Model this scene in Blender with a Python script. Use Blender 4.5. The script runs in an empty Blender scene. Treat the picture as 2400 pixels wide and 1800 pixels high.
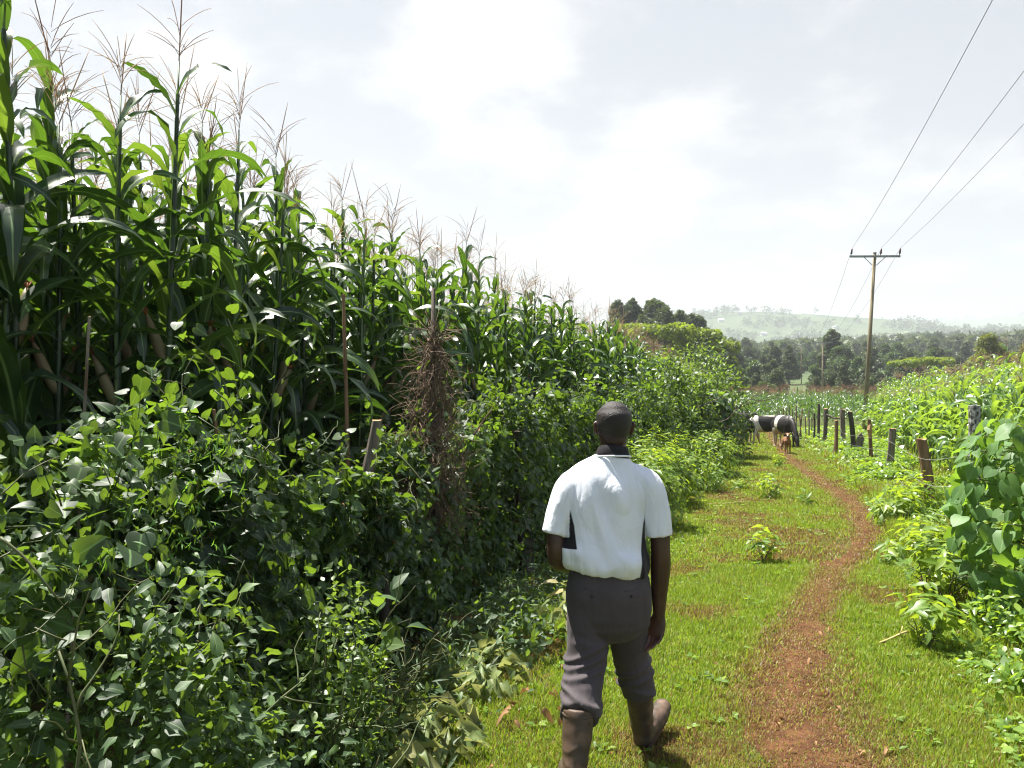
import bpy, bmesh, math, random
import numpy as np
from mathutils import Vector, Matrix
random.seed(7); rng = np.random.default_rng(7)
sc = bpy.context.scene
COL = sc.collection
# ------------------------------------------------------------------ camera, sky, sun, exposure
F = 1870.0            # focal length in pixels of the 2400 px wide photograph
CAMZ = 1.62
HORIZON = 950.0
cam = bpy.data.cameras.new("camera")
cam.sensor_width = 36.0
cam.lens = 36.0 * F / 2400.0
cam.shift_y = (HORIZON - 900.0) / 2400.0
cam.clip_start = 0.05
cam.clip_end = 20000
camo = bpy.data.objects.new("camera", cam)
camo.location = (0, 0, CAMZ)
camo.rotation_euler = (math.radians(90), 0, 0)
COL.objects.link(camo)
sc.camera = camo
sc.view_settings.view_transform = 'Standard'
sc.view_settings.look = 'None'
sc.view_settings.exposure = 1.92
sc.view_settings.gamma = 1.0
sc.cycles.use_denoising = True
sc.cycles.use_adaptive_sampling = False
sc.cycles.filter_width = 1.15
sc.cycles.max_bounces = 8
sc.cycles.transparent_max_bounces = 8
sc.cycles.volume_bounces = 1
sc.cycles.sample_clamp_indirect = 6.0
SUN = Vector((-0.31, 0.25, 0.915)).normalized()      # towards the sun
SUN_STRENGTH = 5.0
sl = bpy.data.lights.new("sun", 'SUN'); sl.energy = SUN_STRENGTH; sl.angle = math.radians(0.5); sl.color = (1.0, 0.955, 0.88)
so = bpy.data.objects.new("sun", sl); COL.objects.link(so)
so.rotation_euler = (-SUN).to_track_quat('-Z', 'Y').to_euler()
so.location = (-8, 4, 20)
world = bpy.data.worlds.new("World"); sc.world = world
world.use_nodes = True
def build_world():
    nt = world.node_tree; nt.nodes.clear()
    def nn(t, **k):
        n = nt.nodes.new(t)
        for a, b in k.items(): setattr(n, a, b)
        return n
    L = nt.links.new
    out = nn('ShaderNodeOutputWorld'); bg = nn('ShaderNodeBackground')
    bg.inputs['Strength'].default_value = 0.05
    sky = nn('ShaderNodeTexSky'); sky.sky_type = 'NISHITA'; sky.sun_disc = False
    sky.sun_elevation = math.asin(SUN.z); sky.sun_rotation = math.atan2(SUN.x, SUN.y)
    sky.air_density = 1.0; sky.dust_density = 3.0; sky.ozone_density = 1.0; sky.altitude = 1800
    tc = nn('ShaderNodeTexCoord')
    sep = nn('ShaderNodeSeparateXYZ'); L(tc.outputs['Generated'], sep.inputs[0])
    # project the view direction on a cloud layer
    add = nn('ShaderNodeMath', operation='ADD'); L(sep.outputs['Z'], add.inputs[0]); add.inputs[1].default_value = 0.22
    mx = nn('ShaderNodeMath', operation='MAXIMUM'); L(add.outputs[0], mx.inputs[0]); mx.inputs[1].default_value = 0.05
    comb = nn('ShaderNodeCombineXYZ')
    for i, ax in enumerate('XY'):
        d = nn('ShaderNodeMath', operation='DIVIDE'); L(sep.outputs[ax], d.inputs[0]); L(mx.outputs[0], d.inputs[1]); L(d.outputs[0], comb.inputs[i])
    noise = nn('ShaderNodeTexNoise'); noise.inputs['Scale'].default_value = 2.6; noise.inputs['Detail'].default_value = 9; noise.inputs['Roughness'].default_value = 0.58
    L(comb.outputs[0], noise.inputs['Vector'])
    ma = nn('ShaderNodeMath', operation='MULTIPLY_ADD'); L(noise.outputs['Fac'], ma.inputs[0]); ma.inputs[1].default_value = 2.3; ma.inputs[2].default_value = -.68
    acc = ma.outputs[0]
    def blob(u, v, size, amp):
        d = Vector(((u - 1200) / F, 1, (HORIZON - v) / F)).normalized()
        dist = nn('ShaderNodeVectorMath', operation='DISTANCE'); L(tc.outputs['Generated'], dist.inputs[0]); dist.inputs[1].default_value = d
        m = nn('ShaderNodeMapRange', interpolation_type='SMOOTHSTEP'); L(dist.outputs['Value'], m.inputs['Value'])
        m.inputs['From Min'].default_value = size / F; m.inputs['From Max'].default_value = 0
        m.inputs['To Min'].default_value = 0; m.inputs['To Max'].default_value = amp
        a = nn('ShaderNodeMath', operation='ADD'); L(blob.acc, a.inputs[0]); L(m.outputs[0], a.inputs[1]); blob.acc = a.outputs[0]
    blob.acc = acc
    for b in ((1120, 90, 300, .30), (1050, 210, 240, .16), (1330, 40, 280, .16), (1600, 300, 190, .27), (1500, 380, 170, .2), (1380, 480, 220, .14), (1180, 330, 220, .16),
              (535, 190, 110, .25), (740, 180, 90, .12), (420, 260, 130, .16), (780, 330, 150, .1), (1950, 250, 170, .09), (2200, 430, 300, .12), (1700, 560, 500, .12), (2300, 120, 160, .12),
              (1250, 600, 500, .10), (620, 420, 200, .12),
              (2150, 120, 420, -.16), (300, 60, 380, -.08), (800, 120, 200, -.1), (980, 420, 200, -.09), (1780, 130, 330, -.12)):
        blob(*b)
    ramp = nn('ShaderNodeMapRange', interpolation_type='SMOOTHSTEP'); L(blob.acc, ramp.inputs['Value'])
    ramp.inputs['From Min'].default_value = 0.40; ramp.inputs['From Max'].default_value = 1.0
    # a milky veil of thin high cloud over the whole sky, thicker towards the horizon
    veil = nn('ShaderNodeMapRange'); L(sep.outputs['Z'], veil.inputs['Value'])
    veil.inputs['From Min'].default_value = 0.0; veil.inputs['From Max'].default_value = 0.75
    veil.inputs['To Min'].default_value = 0.95; veil.inputs['To Max'].default_value = 0.80
    # the veil glows on the sun's side of the sky and thins out on the far side
    side = nn('ShaderNodeMapRange', interpolation_type='SMOOTHSTEP'); L(sep.outputs['Y'], side.inputs['Value']); side.inputs['From Min'].default_value = -.15; side.inputs['From Max'].default_value = .6
    side.inputs['To Min'].default_value = .0; side.inputs['To Max'].default_value = 1.0
    vm = nn('ShaderNodeMath', operation='MULTIPLY'); L(veil.outputs[0], vm.inputs[0]); L(side.outputs[0], vm.inputs[1])
    m1 = nn('ShaderNodeMix', data_type='RGBA'); L(vm.outputs[0], m1.inputs['Factor']); L(sky.outputs[0], m1.inputs['A']); m1.inputs['B'].default_value = VEIL
    m2 = nn('ShaderNodeMix', data_type='RGBA'); cm_ = nn('ShaderNodeMath', operation='MULTIPLY'); L(ramp.outputs[0], cm_.inputs[0]); L(side.outputs[0], cm_.inputs[1]); L(cm_.outputs[0], m2.inputs['Factor']); L(m1.outputs['Result'], m2.inputs['A']); m2.inputs['B'].default_value = CLOUD
    L(m2.outputs['Result'], bg.inputs['Color']); L(bg.outputs[0], out.inputs[0])
VEIL = (2.58, 2.66, 2.86, 1)
CLOUD = (4.6, 4.55, 4.5, 1)
build_world()
# ------------------------------------------------------------------ helpers
def tag(o, label=None, cat=None, group=None, kind=None):
    if label: o['label'] = label
    if cat: o['category'] = cat
    if group: o['group'] = group
    if kind: o['kind'] = kind
    return o
def empty(name, loc=(0, 0, 0), rz=0, label=None, cat=None, group=None):
    o = bpy.data.objects.new(name, None); COL.objects.link(o)
    o.location = loc; o.rotation_euler = (0, 0, rz); o.empty_display_size = .1
    return tag(o, label, cat, group)
def px(u, v, Y):            # photograph pixel at depth Y -> world point
    return Vector(((u - 1200) / F * Y, Y, CAMZ - (v - HORIZON) / F * Y))
def sm(a, b, x):
    t = np.clip((np.asarray(x, float) - a) / (b - a), 0, 1); return t * t * (3 - 2 * t)
def _h(i):
    i = (i.astype(np.int64) * 2654435761) & 0xffffffff
    i ^= i >> 15; i = (i * 2246822519) & 0xffffffff; i ^= i >> 13
    return (i & 0xffff) / 65535.0
def vnoise(P):
    P = np.asarray(P, float); I = np.floor(P).astype(np.int64); f = P - I; f = f * f * (3 - 2 * f)
    r = 0
    for dx in (0, 1):
        for dy in (0, 1):
            for dz in (0, 1):
                w = (f[:, 0] if dx else 1 - f[:, 0]) * (f[:, 1] if dy else 1 - f[:, 1]) * (f[:, 2] if dz else 1 - f[:, 2])
                r = r + w * _h((I[:, 0] + dx) * 73 + (I[:, 1] + dy) * 19349 + (I[:, 2] + dz) * 83492)
    return r
def fbm(P, oct=4):
    r = 0; a = .5; P = np.asarray(P, float)
    for k in range(oct): r = r + a * vnoise(P * 2 ** k + 17.3 * k); a *= .5
    return r
def norm(a): return a / np.maximum(np.linalg.norm(a, axis=-1, keepdims=True), 1e-9)
class Geo:
    def __init__(s): s.V = []; s.Lp = []; s.S = []; s.R = []; s.UV = []; s.M = []; s.n = 0
    def raw(s, V, loops, sizes, rnd=None, uv=None, mat=0):
        V = np.asarray(V, np.float32).reshape(-1, 3); k = len(V)
        s.V.append(V); s.Lp.append(np.asarray(loops, np.int64) + s.n); s.S.append(np.asarray(sizes, np.int64))
        s.R.append(np.full(k, rng.random(), np.float32) if rnd is None else np.broadcast_to(np.asarray(rnd, np.float32), (k,)))
        s.UV.append(np.zeros((k, 2), np.float32) if uv is None else np.asarray(uv, np.float32))
        s.M.append(np.full(len(s.S[-1]), mat, np.int32)); s.n += k
        return s
    def inst(s, T, P, M, rnd=None, mat=0):      # template copies: P (n,3), M (n,3,3)
        P = np.asarray(P, float); n = len(P)
        if n == 0: return s
        V = np.einsum('nij,kj->nki', M, T['V']) + P[:, None, :]
        k = len(T['V'])
        lp = (T['L'][None, :] + (np.arange(n) * k)[:, None]).ravel()
        if rnd is None: rnd = rng.random(n)
        return s.raw(V.reshape(-1, 3), lp, np.tile(T['S'], n), np.repeat(rnd, k), np.tile(T['UV'], (n, 1)), mat)
    def tube(s, pts, r, sides=6, rnd=None, mat=0, caps=True):
        pts = np.asarray(pts, float); m = len(pts); r = np.broadcast_to(np.asarray(r, float), (m,))
        t = norm(np.gradient(pts, axis=0))
        a = np.cross(t[0], (0, 0, 1.0)); 
        if np.linalg.norm(a) < .2: a = np.cross(t[0], (1.0, 0, 0))
        A = np.zeros((m, 3)); a = a / np.linalg.norm(a)
        for i in range(m):
            a = a - t[i] * a.dot(t[i]); a = a / max(np.linalg.norm(a), 1e-9); A[i] = a
        B = np.cross(t, A); th = np.arange(sides) * 2 * math.pi / sides
        V = pts[:, None, :] + r[:, None, None] * (np.cos(th)[None, :, None] * A[:, None, :] + np.sin(th)[None, :, None] * B[:, None, :])
        i = np.arange(m - 1)[:, None] * sides; j = np.arange(sides)[None, :]; j2 = (j + 1) % sides
        q = np.stack([i + j, i + j2, i + sides + j2, i + sides + j], -1).reshape(-1)
        sizes = [4] * ((m - 1) * sides); lp = list(q)
        if caps:
            lp += list(range(sides))[::-1] + list(range((m - 1) * sides, m * sides)); sizes += [sides, sides]
        uv = np.stack([np.tile(np.arange(sides) / sides, m), np.repeat(np.linspace(0, 1, m), sides)], -1)
        return s.raw(V.reshape(-1, 3), lp, sizes, rnd, uv, mat)
    def box(s, c, size, R=None, taper=1.0, rnd=None, mat=0):
        x, y, z = np.asarray(size) / 2.0
        V = np.array([(-x, -y, -z), (x, -y, -z), (x, y, -z), (-x, y, -z), (-x * taper, -y * taper, z), (x * taper, -y * taper, z), (x * taper, y * taper, z), (-x * taper, y * taper, z)])
        if R is not None: V = V @ np.asarray(R).T
        return s.raw(V + np.asarray(c), [0, 3, 2, 1, 4, 5, 6, 7, 0, 1, 5, 4, 1, 2, 6, 5, 2, 3, 7, 6, 3, 0, 4, 7], [4] * 6, rnd, None, mat)
    def mesh(s, name, smooth=True):
        me = bpy.data.meshes.new(name)
        V = np.concatenate(s.V); lp = np.concatenate(s.Lp).astype(np.int32); S = np.concatenate(s.S).astype(np.int32)
        me.vertices.add(len(V)); me.vertices.foreach_set('co', V.astype(np.float32).ravel())
        me.loops.add(len(lp)); me.loops.foreach_set('vertex_index', lp)
        me.polygons.add(len(S)); me.polygons.foreach_set('loop_start', np.concatenate([[0], np.cumsum(S)[:-1]]).astype(np.int32))
        me.polygons.foreach_set('material_index', np.concatenate(s.M))
        me.polygons.foreach_set('use_smooth', np.full(len(S), smooth))
        me.update(calc_edges=True)
        a = me.attributes.new('rnd', 'FLOAT', 'POINT'); a.data.foreach_set('value', np.concatenate(s.R).astype(np.float32))
        uv = np.concatenate(s.UV)
        a = me.attributes.new('lu', 'FLOAT', 'POINT'); a.data.foreach_set('value', np.ascontiguousarray(uv[:, 0]))
        a = me.attributes.new('lv', 'FLOAT', 'POINT'); a.data.foreach_set('value', np.ascontiguousarray(uv[:, 1]))
        return me
    def build(s, name, mats, parent=None, smooth=True, loc=None):
        me = s.mesh(name, smooth)
        for m in (mats if isinstance(mats, (list, tuple)) else [mats]): me.materials.append(m)
        return link(name, me, parent, loc)
def link(name, me, parent=None, loc=None):
    o = bpy.data.objects.new(name, me); COL.objects.link(o)
    if parent: o.parent = parent
    if loc is not None: o.location = loc
    return o
def children(o): return [c for c in bpy.data.objects if c.parent == o]
def copy_tree(o, kids, **k):
    c = o.copy(); COL.objects.link(c)
    for ch in kids:
        d = ch.copy(); COL.objects.link(d); d.parent = c
    for a in list(c.keys()):
        if a in ('label',): del c[a]
    return c
def smooth_pts(pts, per=6):                 # Catmull-Rom
    P = np.asarray(pts, float); P = np.vstack([2 * P[0] - P[1], P, 2 * P[-1] - P[-2]]); out = []
    for i in range(1, len(P) - 2):
        t = np.linspace(0, 1, per, endpoint=False)[:, None]
        a, b, c, d = P[i - 1], P[i], P[i + 1], P[i + 2]
        out.append(.5 * (2 * b + (c - a) * t + (2 * a - 5 * b + 4 * c - d) * t ** 2 + (3 * b - a - 3 * c + d) * t ** 3))
    out.append(P[-2][None]); return np.vstack(out)
# ------------------------------------------------------------------ materials
def newmat(name):
    m = bpy.data.materials.new(name); m.use_nodes = True; nt = m.node_tree; nt.nodes.clear()
    def nn(t, **k):
        n = nt.nodes.new(t)
        for a, b in k.items(): setattr(n, a, b)
        return n
    return m, nn, nt.links.new
def attr(nn, name):
    n = nn('ShaderNodeAttribute'); n.attribute_name = name; return n
def ramp(nn, L, fac, stops):
    r = nn('ShaderNodeValToRGB'); L(fac, r.inputs[0]); e = r.color_ramp.elements
    while len(e) < len(stops): e.new(0.5)
    for i, (p, c) in enumerate(stops): e[i].position = p; e[i].color = (*c, 1)
    return r.outputs[0]
def leaf_mat(name, stops, trans, tfac=.4, rough=.42, spec=.45, vein=None, tstops=None):
    m, nn, L = newmat(name)
    a = attr(nn, 'rnd'); col = ramp(nn, L, a.outputs['Fac'], stops)
    geo = nn('ShaderNodeNewGeometry')
    nz = nn('ShaderNodeTexNoise'); nz.inputs['Scale'].default_value = 9; L(geo.outputs['Position'], nz.inputs['Vector'])
    hs = nn('ShaderNodeHueSaturation'); L(col, hs.inputs['Color'])
    mr = nn('ShaderNodeMapRange'); L(nz.outputs['Fac'], mr.inputs['Value']); mr.inputs['From Min'].default_value = .3; mr.inputs['From Max'].default_value = .7
    mr.inputs['To Min'].default_value = .75; mr.inputs['To Max'].default_value = 1.25
    L(mr.outputs[0], hs.inputs['Value']); col = hs.outputs[0]
    if vein:
        u = attr(nn, 'lu'); ab = nn('ShaderNodeMath', operation='ABSOLUTE'); L(u.outputs['Fac'], ab.inputs[0])
        f = nn('ShaderNodeMapRange'); L(ab.outputs[0], f.inputs['Value']); f.inputs['From Min'].default_value = vein[0]; f.inputs['From Max'].default_value = vein[0] * .3
        mx = nn('ShaderNodeMix', data_type='RGBA'); L(f.outputs[0], mx.inputs['Factor']); L(col, mx.inputs['A']); mx.inputs['B'].default_value = (*vein[1], 1); col = mx.outputs['Result']
    p = nn('ShaderNodeBsdfPrincipled'); L(col, p.inputs['Base Color']); p.inputs['Roughness'].default_value = rough; p.inputs['Specular IOR Level'].default_value = spec
    t = nn('ShaderNodeBsdfTranslucent')
    tc = ramp(nn, L, a.outputs['Fac'], tstops or [(0, tuple(c * .75 for c in trans)), (.6, trans), (1, tuple(min(1, c * 1.25) for c in trans))])
    L(tc, t.inputs['Color'])
    mix = nn('ShaderNodeMixShader'); mix.inputs[0].default_value = tfac; L(p.outputs[0], mix.inputs[1]); L(t.outputs[0], mix.inputs[2])
    o = nn('ShaderNodeOutputMaterial'); L(mix.outputs[0], o.inputs[0]); return m
def solid_mat(name, c1, c2=None, scale=20, rough=.7, spec=.3, bump=0, stretch=(1, 1, 1), detail=5, bscale=None, coords='Object', contrast=(.35, .65), extra=None, metal=0):
    m, nn, L = newmat(name); c2 = c2 or c1
    tc = nn('ShaderNodeTexCoord'); mp = nn('ShaderNodeMapping'); L(tc.outputs[coords], mp.inputs[0]); mp.inputs['Scale'].default_value = stretch
    nz = nn('ShaderNodeTexNoise'); nz.inputs['Scale'].default_value = scale; nz.inputs['Detail'].default_value = detail; L(mp.outputs[0], nz.inputs['Vector'])
    stops = [(contrast[0], c1), (contrast[1], c2)]
    col = ramp(nn, L, nz.outputs['Fac'], stops)
    if extra:       # (scale, lo, hi, colour) blotches
        n2 = nn('ShaderNodeTexNoise'); n2.inputs['Scale'].default_value = extra[0]; n2.inputs['Detail'].default_value = 4; L(tc.outputs[coords], n2.inputs['Vector'])
        f = nn('ShaderNodeMapRange'); L(n2.outputs['Fac'], f.inputs['Value']); f.inputs['From Min'].default_value = extra[1]; f.inputs['From Max'].default_value = extra[2]
        mx = nn('ShaderNodeMix', data_type='RGBA'); L(f.outputs[0], mx.inputs['Factor']); L(col, mx.inputs['A']); mx.inputs['B'].default_value = (*extra[3], 1); col = mx.outputs['Result']
    p = nn('ShaderNodeBsdfPrincipled'); L(col, p.inputs['Base Color']); p.inputs['Roughness'].default_value = rough; p.inputs['Specular IOR Level'].default_value = spec; p.inputs['Metallic'].default_value = metal
    if bump:
        b = nn('ShaderNodeBump'); b.inputs['Strength'].default_value = bump; b.inputs['Distance'].default_value = .01
        n3 = nn('ShaderNodeTexNoise'); n3.inputs['Scale'].default_value = bscale or scale * 2; n3.inputs['Detail'].default_value = 6; L(mp.outputs[0], n3.inputs['Vector'])
        L(n3.outputs['Fac'], b.inputs['Height']); L(b.outputs[0], p.inputs['Normal'])
    o = nn('ShaderNodeOutputMaterial'); L(p.outputs[0], o.inputs[0]); return m
M = {}
M['maize_leaf'] = leaf_mat('maize_leaf', [(0, (.014, .034, .013)), (.5, (.023, .052, .017)), (.93, (.042, .09, .022)), (1, (.30, .24, .05))], (.26, .44, .025), .27, .36, .55, vein=(.16, (.20, .30, .11)), tstops=[(0, (.10, .21, .015)), (.6, (.17, .33, .02)), (.94, (.32, .48, .035)), (1, (.75, .55, .05))])
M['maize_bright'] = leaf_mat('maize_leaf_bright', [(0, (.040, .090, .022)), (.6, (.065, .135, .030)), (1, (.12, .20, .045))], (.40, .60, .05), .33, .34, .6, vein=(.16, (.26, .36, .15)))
M['stalk'] = solid_mat('maize_stalk', (.06, .11, .035), (.12, .15, .06), 6, .5, .4, .2)
M['husk'] = solid_mat('maize_husk', (.12, .13, .05), (.20, .13, .08), 9, .6, .3, .4, (1, 1, .2))
M['silk'] = solid_mat('maize_silk', (.22, .06, .03), (.34, .14, .06), 30, .7)
M['tassel'] = leaf_mat('maize_tassel', [(0, (.30, .19, .14)), (.5, (.42, .31, .20)), (1, (.52, .42, .25))], (.6, .45, .3), .4, .7, .2)
M['tassel_far'] = leaf_mat('tassel_far', [(0, (.34, .20, .12)), (1, (.46, .30, .18))], (.5, .34, .2), .35, .7, .2)
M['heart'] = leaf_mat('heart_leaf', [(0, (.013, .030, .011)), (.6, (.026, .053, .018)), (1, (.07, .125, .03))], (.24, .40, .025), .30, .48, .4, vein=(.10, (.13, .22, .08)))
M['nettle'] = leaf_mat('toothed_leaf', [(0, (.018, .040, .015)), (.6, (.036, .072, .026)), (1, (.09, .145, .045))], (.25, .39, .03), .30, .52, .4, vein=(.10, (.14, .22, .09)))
M['cleaver'] = leaf_mat('feathery_leaf', [(0, (.05, .13, .025)), (1, (.08, .19, .04))], (.25, .5, .03), .4, .5, .3)
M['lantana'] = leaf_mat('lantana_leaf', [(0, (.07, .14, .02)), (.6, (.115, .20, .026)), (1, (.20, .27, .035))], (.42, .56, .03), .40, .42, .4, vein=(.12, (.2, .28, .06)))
M['bush'] = leaf_mat('bush_leaf', [(0, (.030, .062, .016)), (.6, (.060, .108, .026)), (1, (.12, .17, .045))], (.3, .46, .04), .34, .42, .45)
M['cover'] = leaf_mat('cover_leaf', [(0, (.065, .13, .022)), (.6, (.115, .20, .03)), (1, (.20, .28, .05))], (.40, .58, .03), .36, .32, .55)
M['big_heart'] = leaf_mat('big_heart_leaf', [(0, (.06, .13, .035)), (1, (.11, .20, .06))], (.32, .54, .04), .34, .5, .3, vein=(.06, (.17, .26, .12)))
M['wilted'] = leaf_mat('wilted_leaf', [(0, (.10, .155, .045)), (.8, (.18, .23, .08)), (1, (.28, .23, .09))], (.4, .42, .12), .3, .5, .3, vein=(.10, (.3, .3, .16)))
M['dead'] = leaf_mat('dead_leaf', [(0, (.20, .11, .05)), (1, (.34, .20, .10))], (.3, .16, .06), .25, .7, .2)
M['grass'] = leaf_mat('grass_blade', [(0, (.085, .14, .010)), (.30, (.135, .20, .015)), (.55, (.20, .255, .028)), (.64, (.22, .18, .04)), (.76, (.16, .078, .03)), (.90, (.07, .033, .017)), (1, (.22, .12, .055))], (.3, .5, .03), .34, .5, .3, tstops=[(0, (.24, .42, .01)), (.55, (.42, .54, .03)), (.66, (.38, .28, .07)), (.88, (.2, .1, .04)), (1, (.34, .18, .07))])
M['stem'] = solid_mat('green_stem', (.055, .085, .028), (.10, .10, .04), 14, .6)
M['twig'] = solid_mat('dry_twig', (.095, .065, .045), (.21, .15, .10), 18, .85, .2)
M['bark'] = solid_mat('bark', (.05, .035, .025), (.12, .09, .065), 4, .9, .2, .5, (1, 1, .25))
M['wood_grey'] = solid_mat('weathered_wood', (.09, .075, .06), (.22, .19, .155), 16, .85, .2, .9, (1, 1, .08), extra=(5, .55, .75, (.10, .06, .035)))
M['wood_brown'] = solid_mat('brown_wood', (.11, .065, .035), (.24, .15, .085), 14, .85, .2, .9, (1, 1, .1))
M['wood_dark'] = solid_mat('dark_wood', (.04, .033, .027), (.105, .088, .072), 14, .9, .2, .8, (1, 1, .1))
M['cut_wood'] = solid_mat('cut_wood', (.34, .19, .10), (.42, .26, .14), 30, .8, .2)
M['lichen'] = solid_mat('lichen_wood', (.05, .05, .045), (.33, .34, .30), 30, .9, .2, .8, (1, 1, .7), contrast=(.42, .58))
M['pole'] = solid_mat('pole_wood', (.17, .14, .085), (.26, .215, .14), 3, .8, .2, .2, (1, 1, .1))
M['steel'] = solid_mat('galvanised_steel', (.16, .18, .17), (.24, .26, .25), 8, .5, .5)
M['insulator'] = solid_mat('insulator', (.05, .02, .018), (.07, .03, .025), 8, .3, .5)
M['cable'] = solid_mat('cable', (.05, .05, .055), (.07, .07, .075), 8, .5, .4)
M['wire'] = solid_mat('fence_wire', (.22, .22, .22), (.34, .34, .34), 50, .5, .5)
# ------------------------------------------------------------------ ground
def hgt(X, Y):
    X = np.asarray(X, float); Y = np.asarray(Y, float); d = np.hypot(X, np.maximum(Y, 0))
    h = np.interp(d, [0, 115, 200, 320, 500, 800, 1200, 1700, 2500, 3200, 4300, 7000], [0, 0, 7, 13, 25, 46, 72, 114, 165, 250, 385, 385])
    a = X / np.maximum(d, 1)
    h = h + 6 * np.clip((a - .25) / .3, 0, 1) * sm(350, 800, d) * (1 - sm(1300, 1900, d))
    h = h + 80 * np.exp(-((X - 400) / 430) ** 2 / 1.6 - ((Y - 1850) / 330) ** 2) + 26 * np.exp(-((X - 950) / 400) ** 2 - ((Y - 1900) / 400) ** 2)
    h = h + 75 * np.exp(-((X - 2750) / 620) ** 2 - ((Y - 4200) / 600) ** 2) + 24 * np.exp(-((X - 1500) / 500) ** 2 - ((Y - 4200) / 500) ** 2)
    P = np.stack([X / 260, Y / 260, X * 0], -1).reshape(-1, 3)
    h = h + ((fbm(P) - .47) * 34).reshape(h.shape) * sm(500, 1800, d)
    return h
TR = np.array([(1.42, -6), (1.36, 2.2), (1.38, 3.3), (1.46, 3.92), (1.52, 4.32), (1.76, 5.01), (2.06, 5.69), (2.50, 6.58), (3.27, 8.01), (4.48, 10.06), (5.58, 13.0), (6.55, 16.8), (8.59, 24.8), (12.5, 38.3), (16, 50)])
def trail_x(Y): return np.interp(Y, TR[:, 1], TR[:, 0])
def hedge_x(Y): return np.interp(Y, [-1, 0, 2, 3.6, 4.7, 6.3, 9, 13.2, 27, 60], [-1.8, -1.6, -1.15, -.80, -.50, .05, .98, 2.40, 6.6, 17])
def fence_x(Y): return 1.3 + .41 * np.asarray(Y)
def cover_x(Y): return .9 + .38 * np.asarray(Y) - .06 * np.maximum(np.asarray(Y) - 14, 0)
gm, nn, L = newmat('ground')
geo = nn('ShaderNodeNewGeometry')
def noise(sc_, det=5, rough=.55):
    n = nn('ShaderNodeTexNoise'); n.inputs['Scale'].default_value = sc_; n.inputs['Detail'].default_value = det; n.inputs['Roughness'].default_value = rough; L(geo.outputs['Position'], n.inputs['Vector']); return n.outputs['Fac']
near = ramp(nn, L, noise(2.2, 8, .7), [(.3, (.03, .055, .010)), (.48, (.055, .085, .016)), (.56, (.085, .075, .022)), (.68, (.11, .06, .028))])
far = ramp(nn, L, noise(.012, 6, .6), [(.32, (.022, .038, .02)), (.44, (.045, .072, .03)), (.52, (.085, .115, .05)), (.60, (.06, .085, .04)), (.70, (.028, .046, .024))])
sepg = nn('ShaderNodeSeparateXYZ'); L(geo.outputs['Position'], sepg.inputs[0])
mr = nn('ShaderNodeMapRange'); L(sepg.outputs['Y'], mr.inputs['Value']); mr.inputs['From Min'].default_value = 60; mr.inputs['From Max'].default_value = 160
mx = nn('ShaderNodeMix', data_type='RGBA'); L(mr.outputs[0], mx.inputs['Factor']); L(near, mx.inputs['A']); L(far, mx.inputs['B'])
p = nn('ShaderNodeBsdfPrincipled'); L(mx.outputs['Result'], p.inputs['Base Color']); p.inputs['Roughness'].default_value = .95; p.inputs['Specular IOR Level'].default_value = .1
b = nn('ShaderNodeBump'); b.inputs['Strength'].default_value = .6; b.inputs['Distance'].default_value = .03; L(noise(30, 6), b.inputs['Height']); L(b.outputs[0], p.inputs['Normal'])
o = nn('ShaderNodeOutputMaterial'); L(p.outputs[0], o.inputs[0]); M['ground'] = gm
ny, nx = 190, 150
Yl = np.concatenate([np.linspace(-30, 0, 10), np.linspace(.5, 60, 70), 60 * (7000 / 60) ** np.linspace(.02, 1, ny - 80)])
tl = np.linspace(-1, 1, nx)
XX = tl[None, :] * (40 + np.maximum(Yl, 0)[:, None] * 1.15); YY = np.repeat(Yl[:, None], nx, 1)
ZZ = hgt(XX, YY)
i = np.arange(ny - 1)[:, None] * nx; j = np.arange(nx - 1)[None, :]
q = np.stack([i + j, i + j + 1, i + nx + j + 1, i + nx + j], -1).reshape(-1)
g = Geo().raw(np.stack([XX, YY, ZZ], -1).reshape(-1, 3), q, [4] * ((ny - 1) * (nx - 1)))
tag(g.build('ground', M['ground']), kind='structure')
# worn earth path: a thin sheet with a ragged outline, just above the ground
M['path'] = solid_mat('path_earth', (.056, .025, .012), (.118, .054, .026), 7, .95, .1, .9, bscale=40, coords='Object', detail=8, extra=(24, .52, .72, (.05, .024, .013)))
tp = smooth_pts(np.c_[TR, np.zeros(len(TR))], 14); tt = norm(np.gradient(tp, axis=0)); sd = np.stack([tt[:, 1], -tt[:, 0], tt[:, 2]], -1)
W = .13 + .16 * (fbm(tp * 3.1) - .47) * 2 + .10 * sm(6.5, 4.5, tp[:, 1]) + .05 * sm(15, 30, tp[:, 1])
W2 = .13 + .16 * (fbm(tp * 3.1 + 40) - .47) * 2 + .14 * sm(6.5, 4.5, tp[:, 1]) + .05 * sm(15, 30, tp[:, 1])
cols = [tp - sd * W2[:, None], tp - sd * W2[:, None] * .4, tp + sd * W[:, None] * .4, tp + sd * W[:, None]]
V = np.stack(cols, 1); V[:, (0, 3), 2] = .004; V[:, 1:3, 2] = .006
m_ = len(tp); i = np.arange(m_ - 1)[:, None] * 4; j = np.arange(3)[None, :]
q = np.stack([i + j, i + j + 1, i + 5 + j, i + 4 + j], -1).reshape(-1)
tag(Geo().raw(V.reshape(-1, 3), q, [4] * ((m_ - 1) * 3)).build('path', M['path']), kind='structure')
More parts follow.
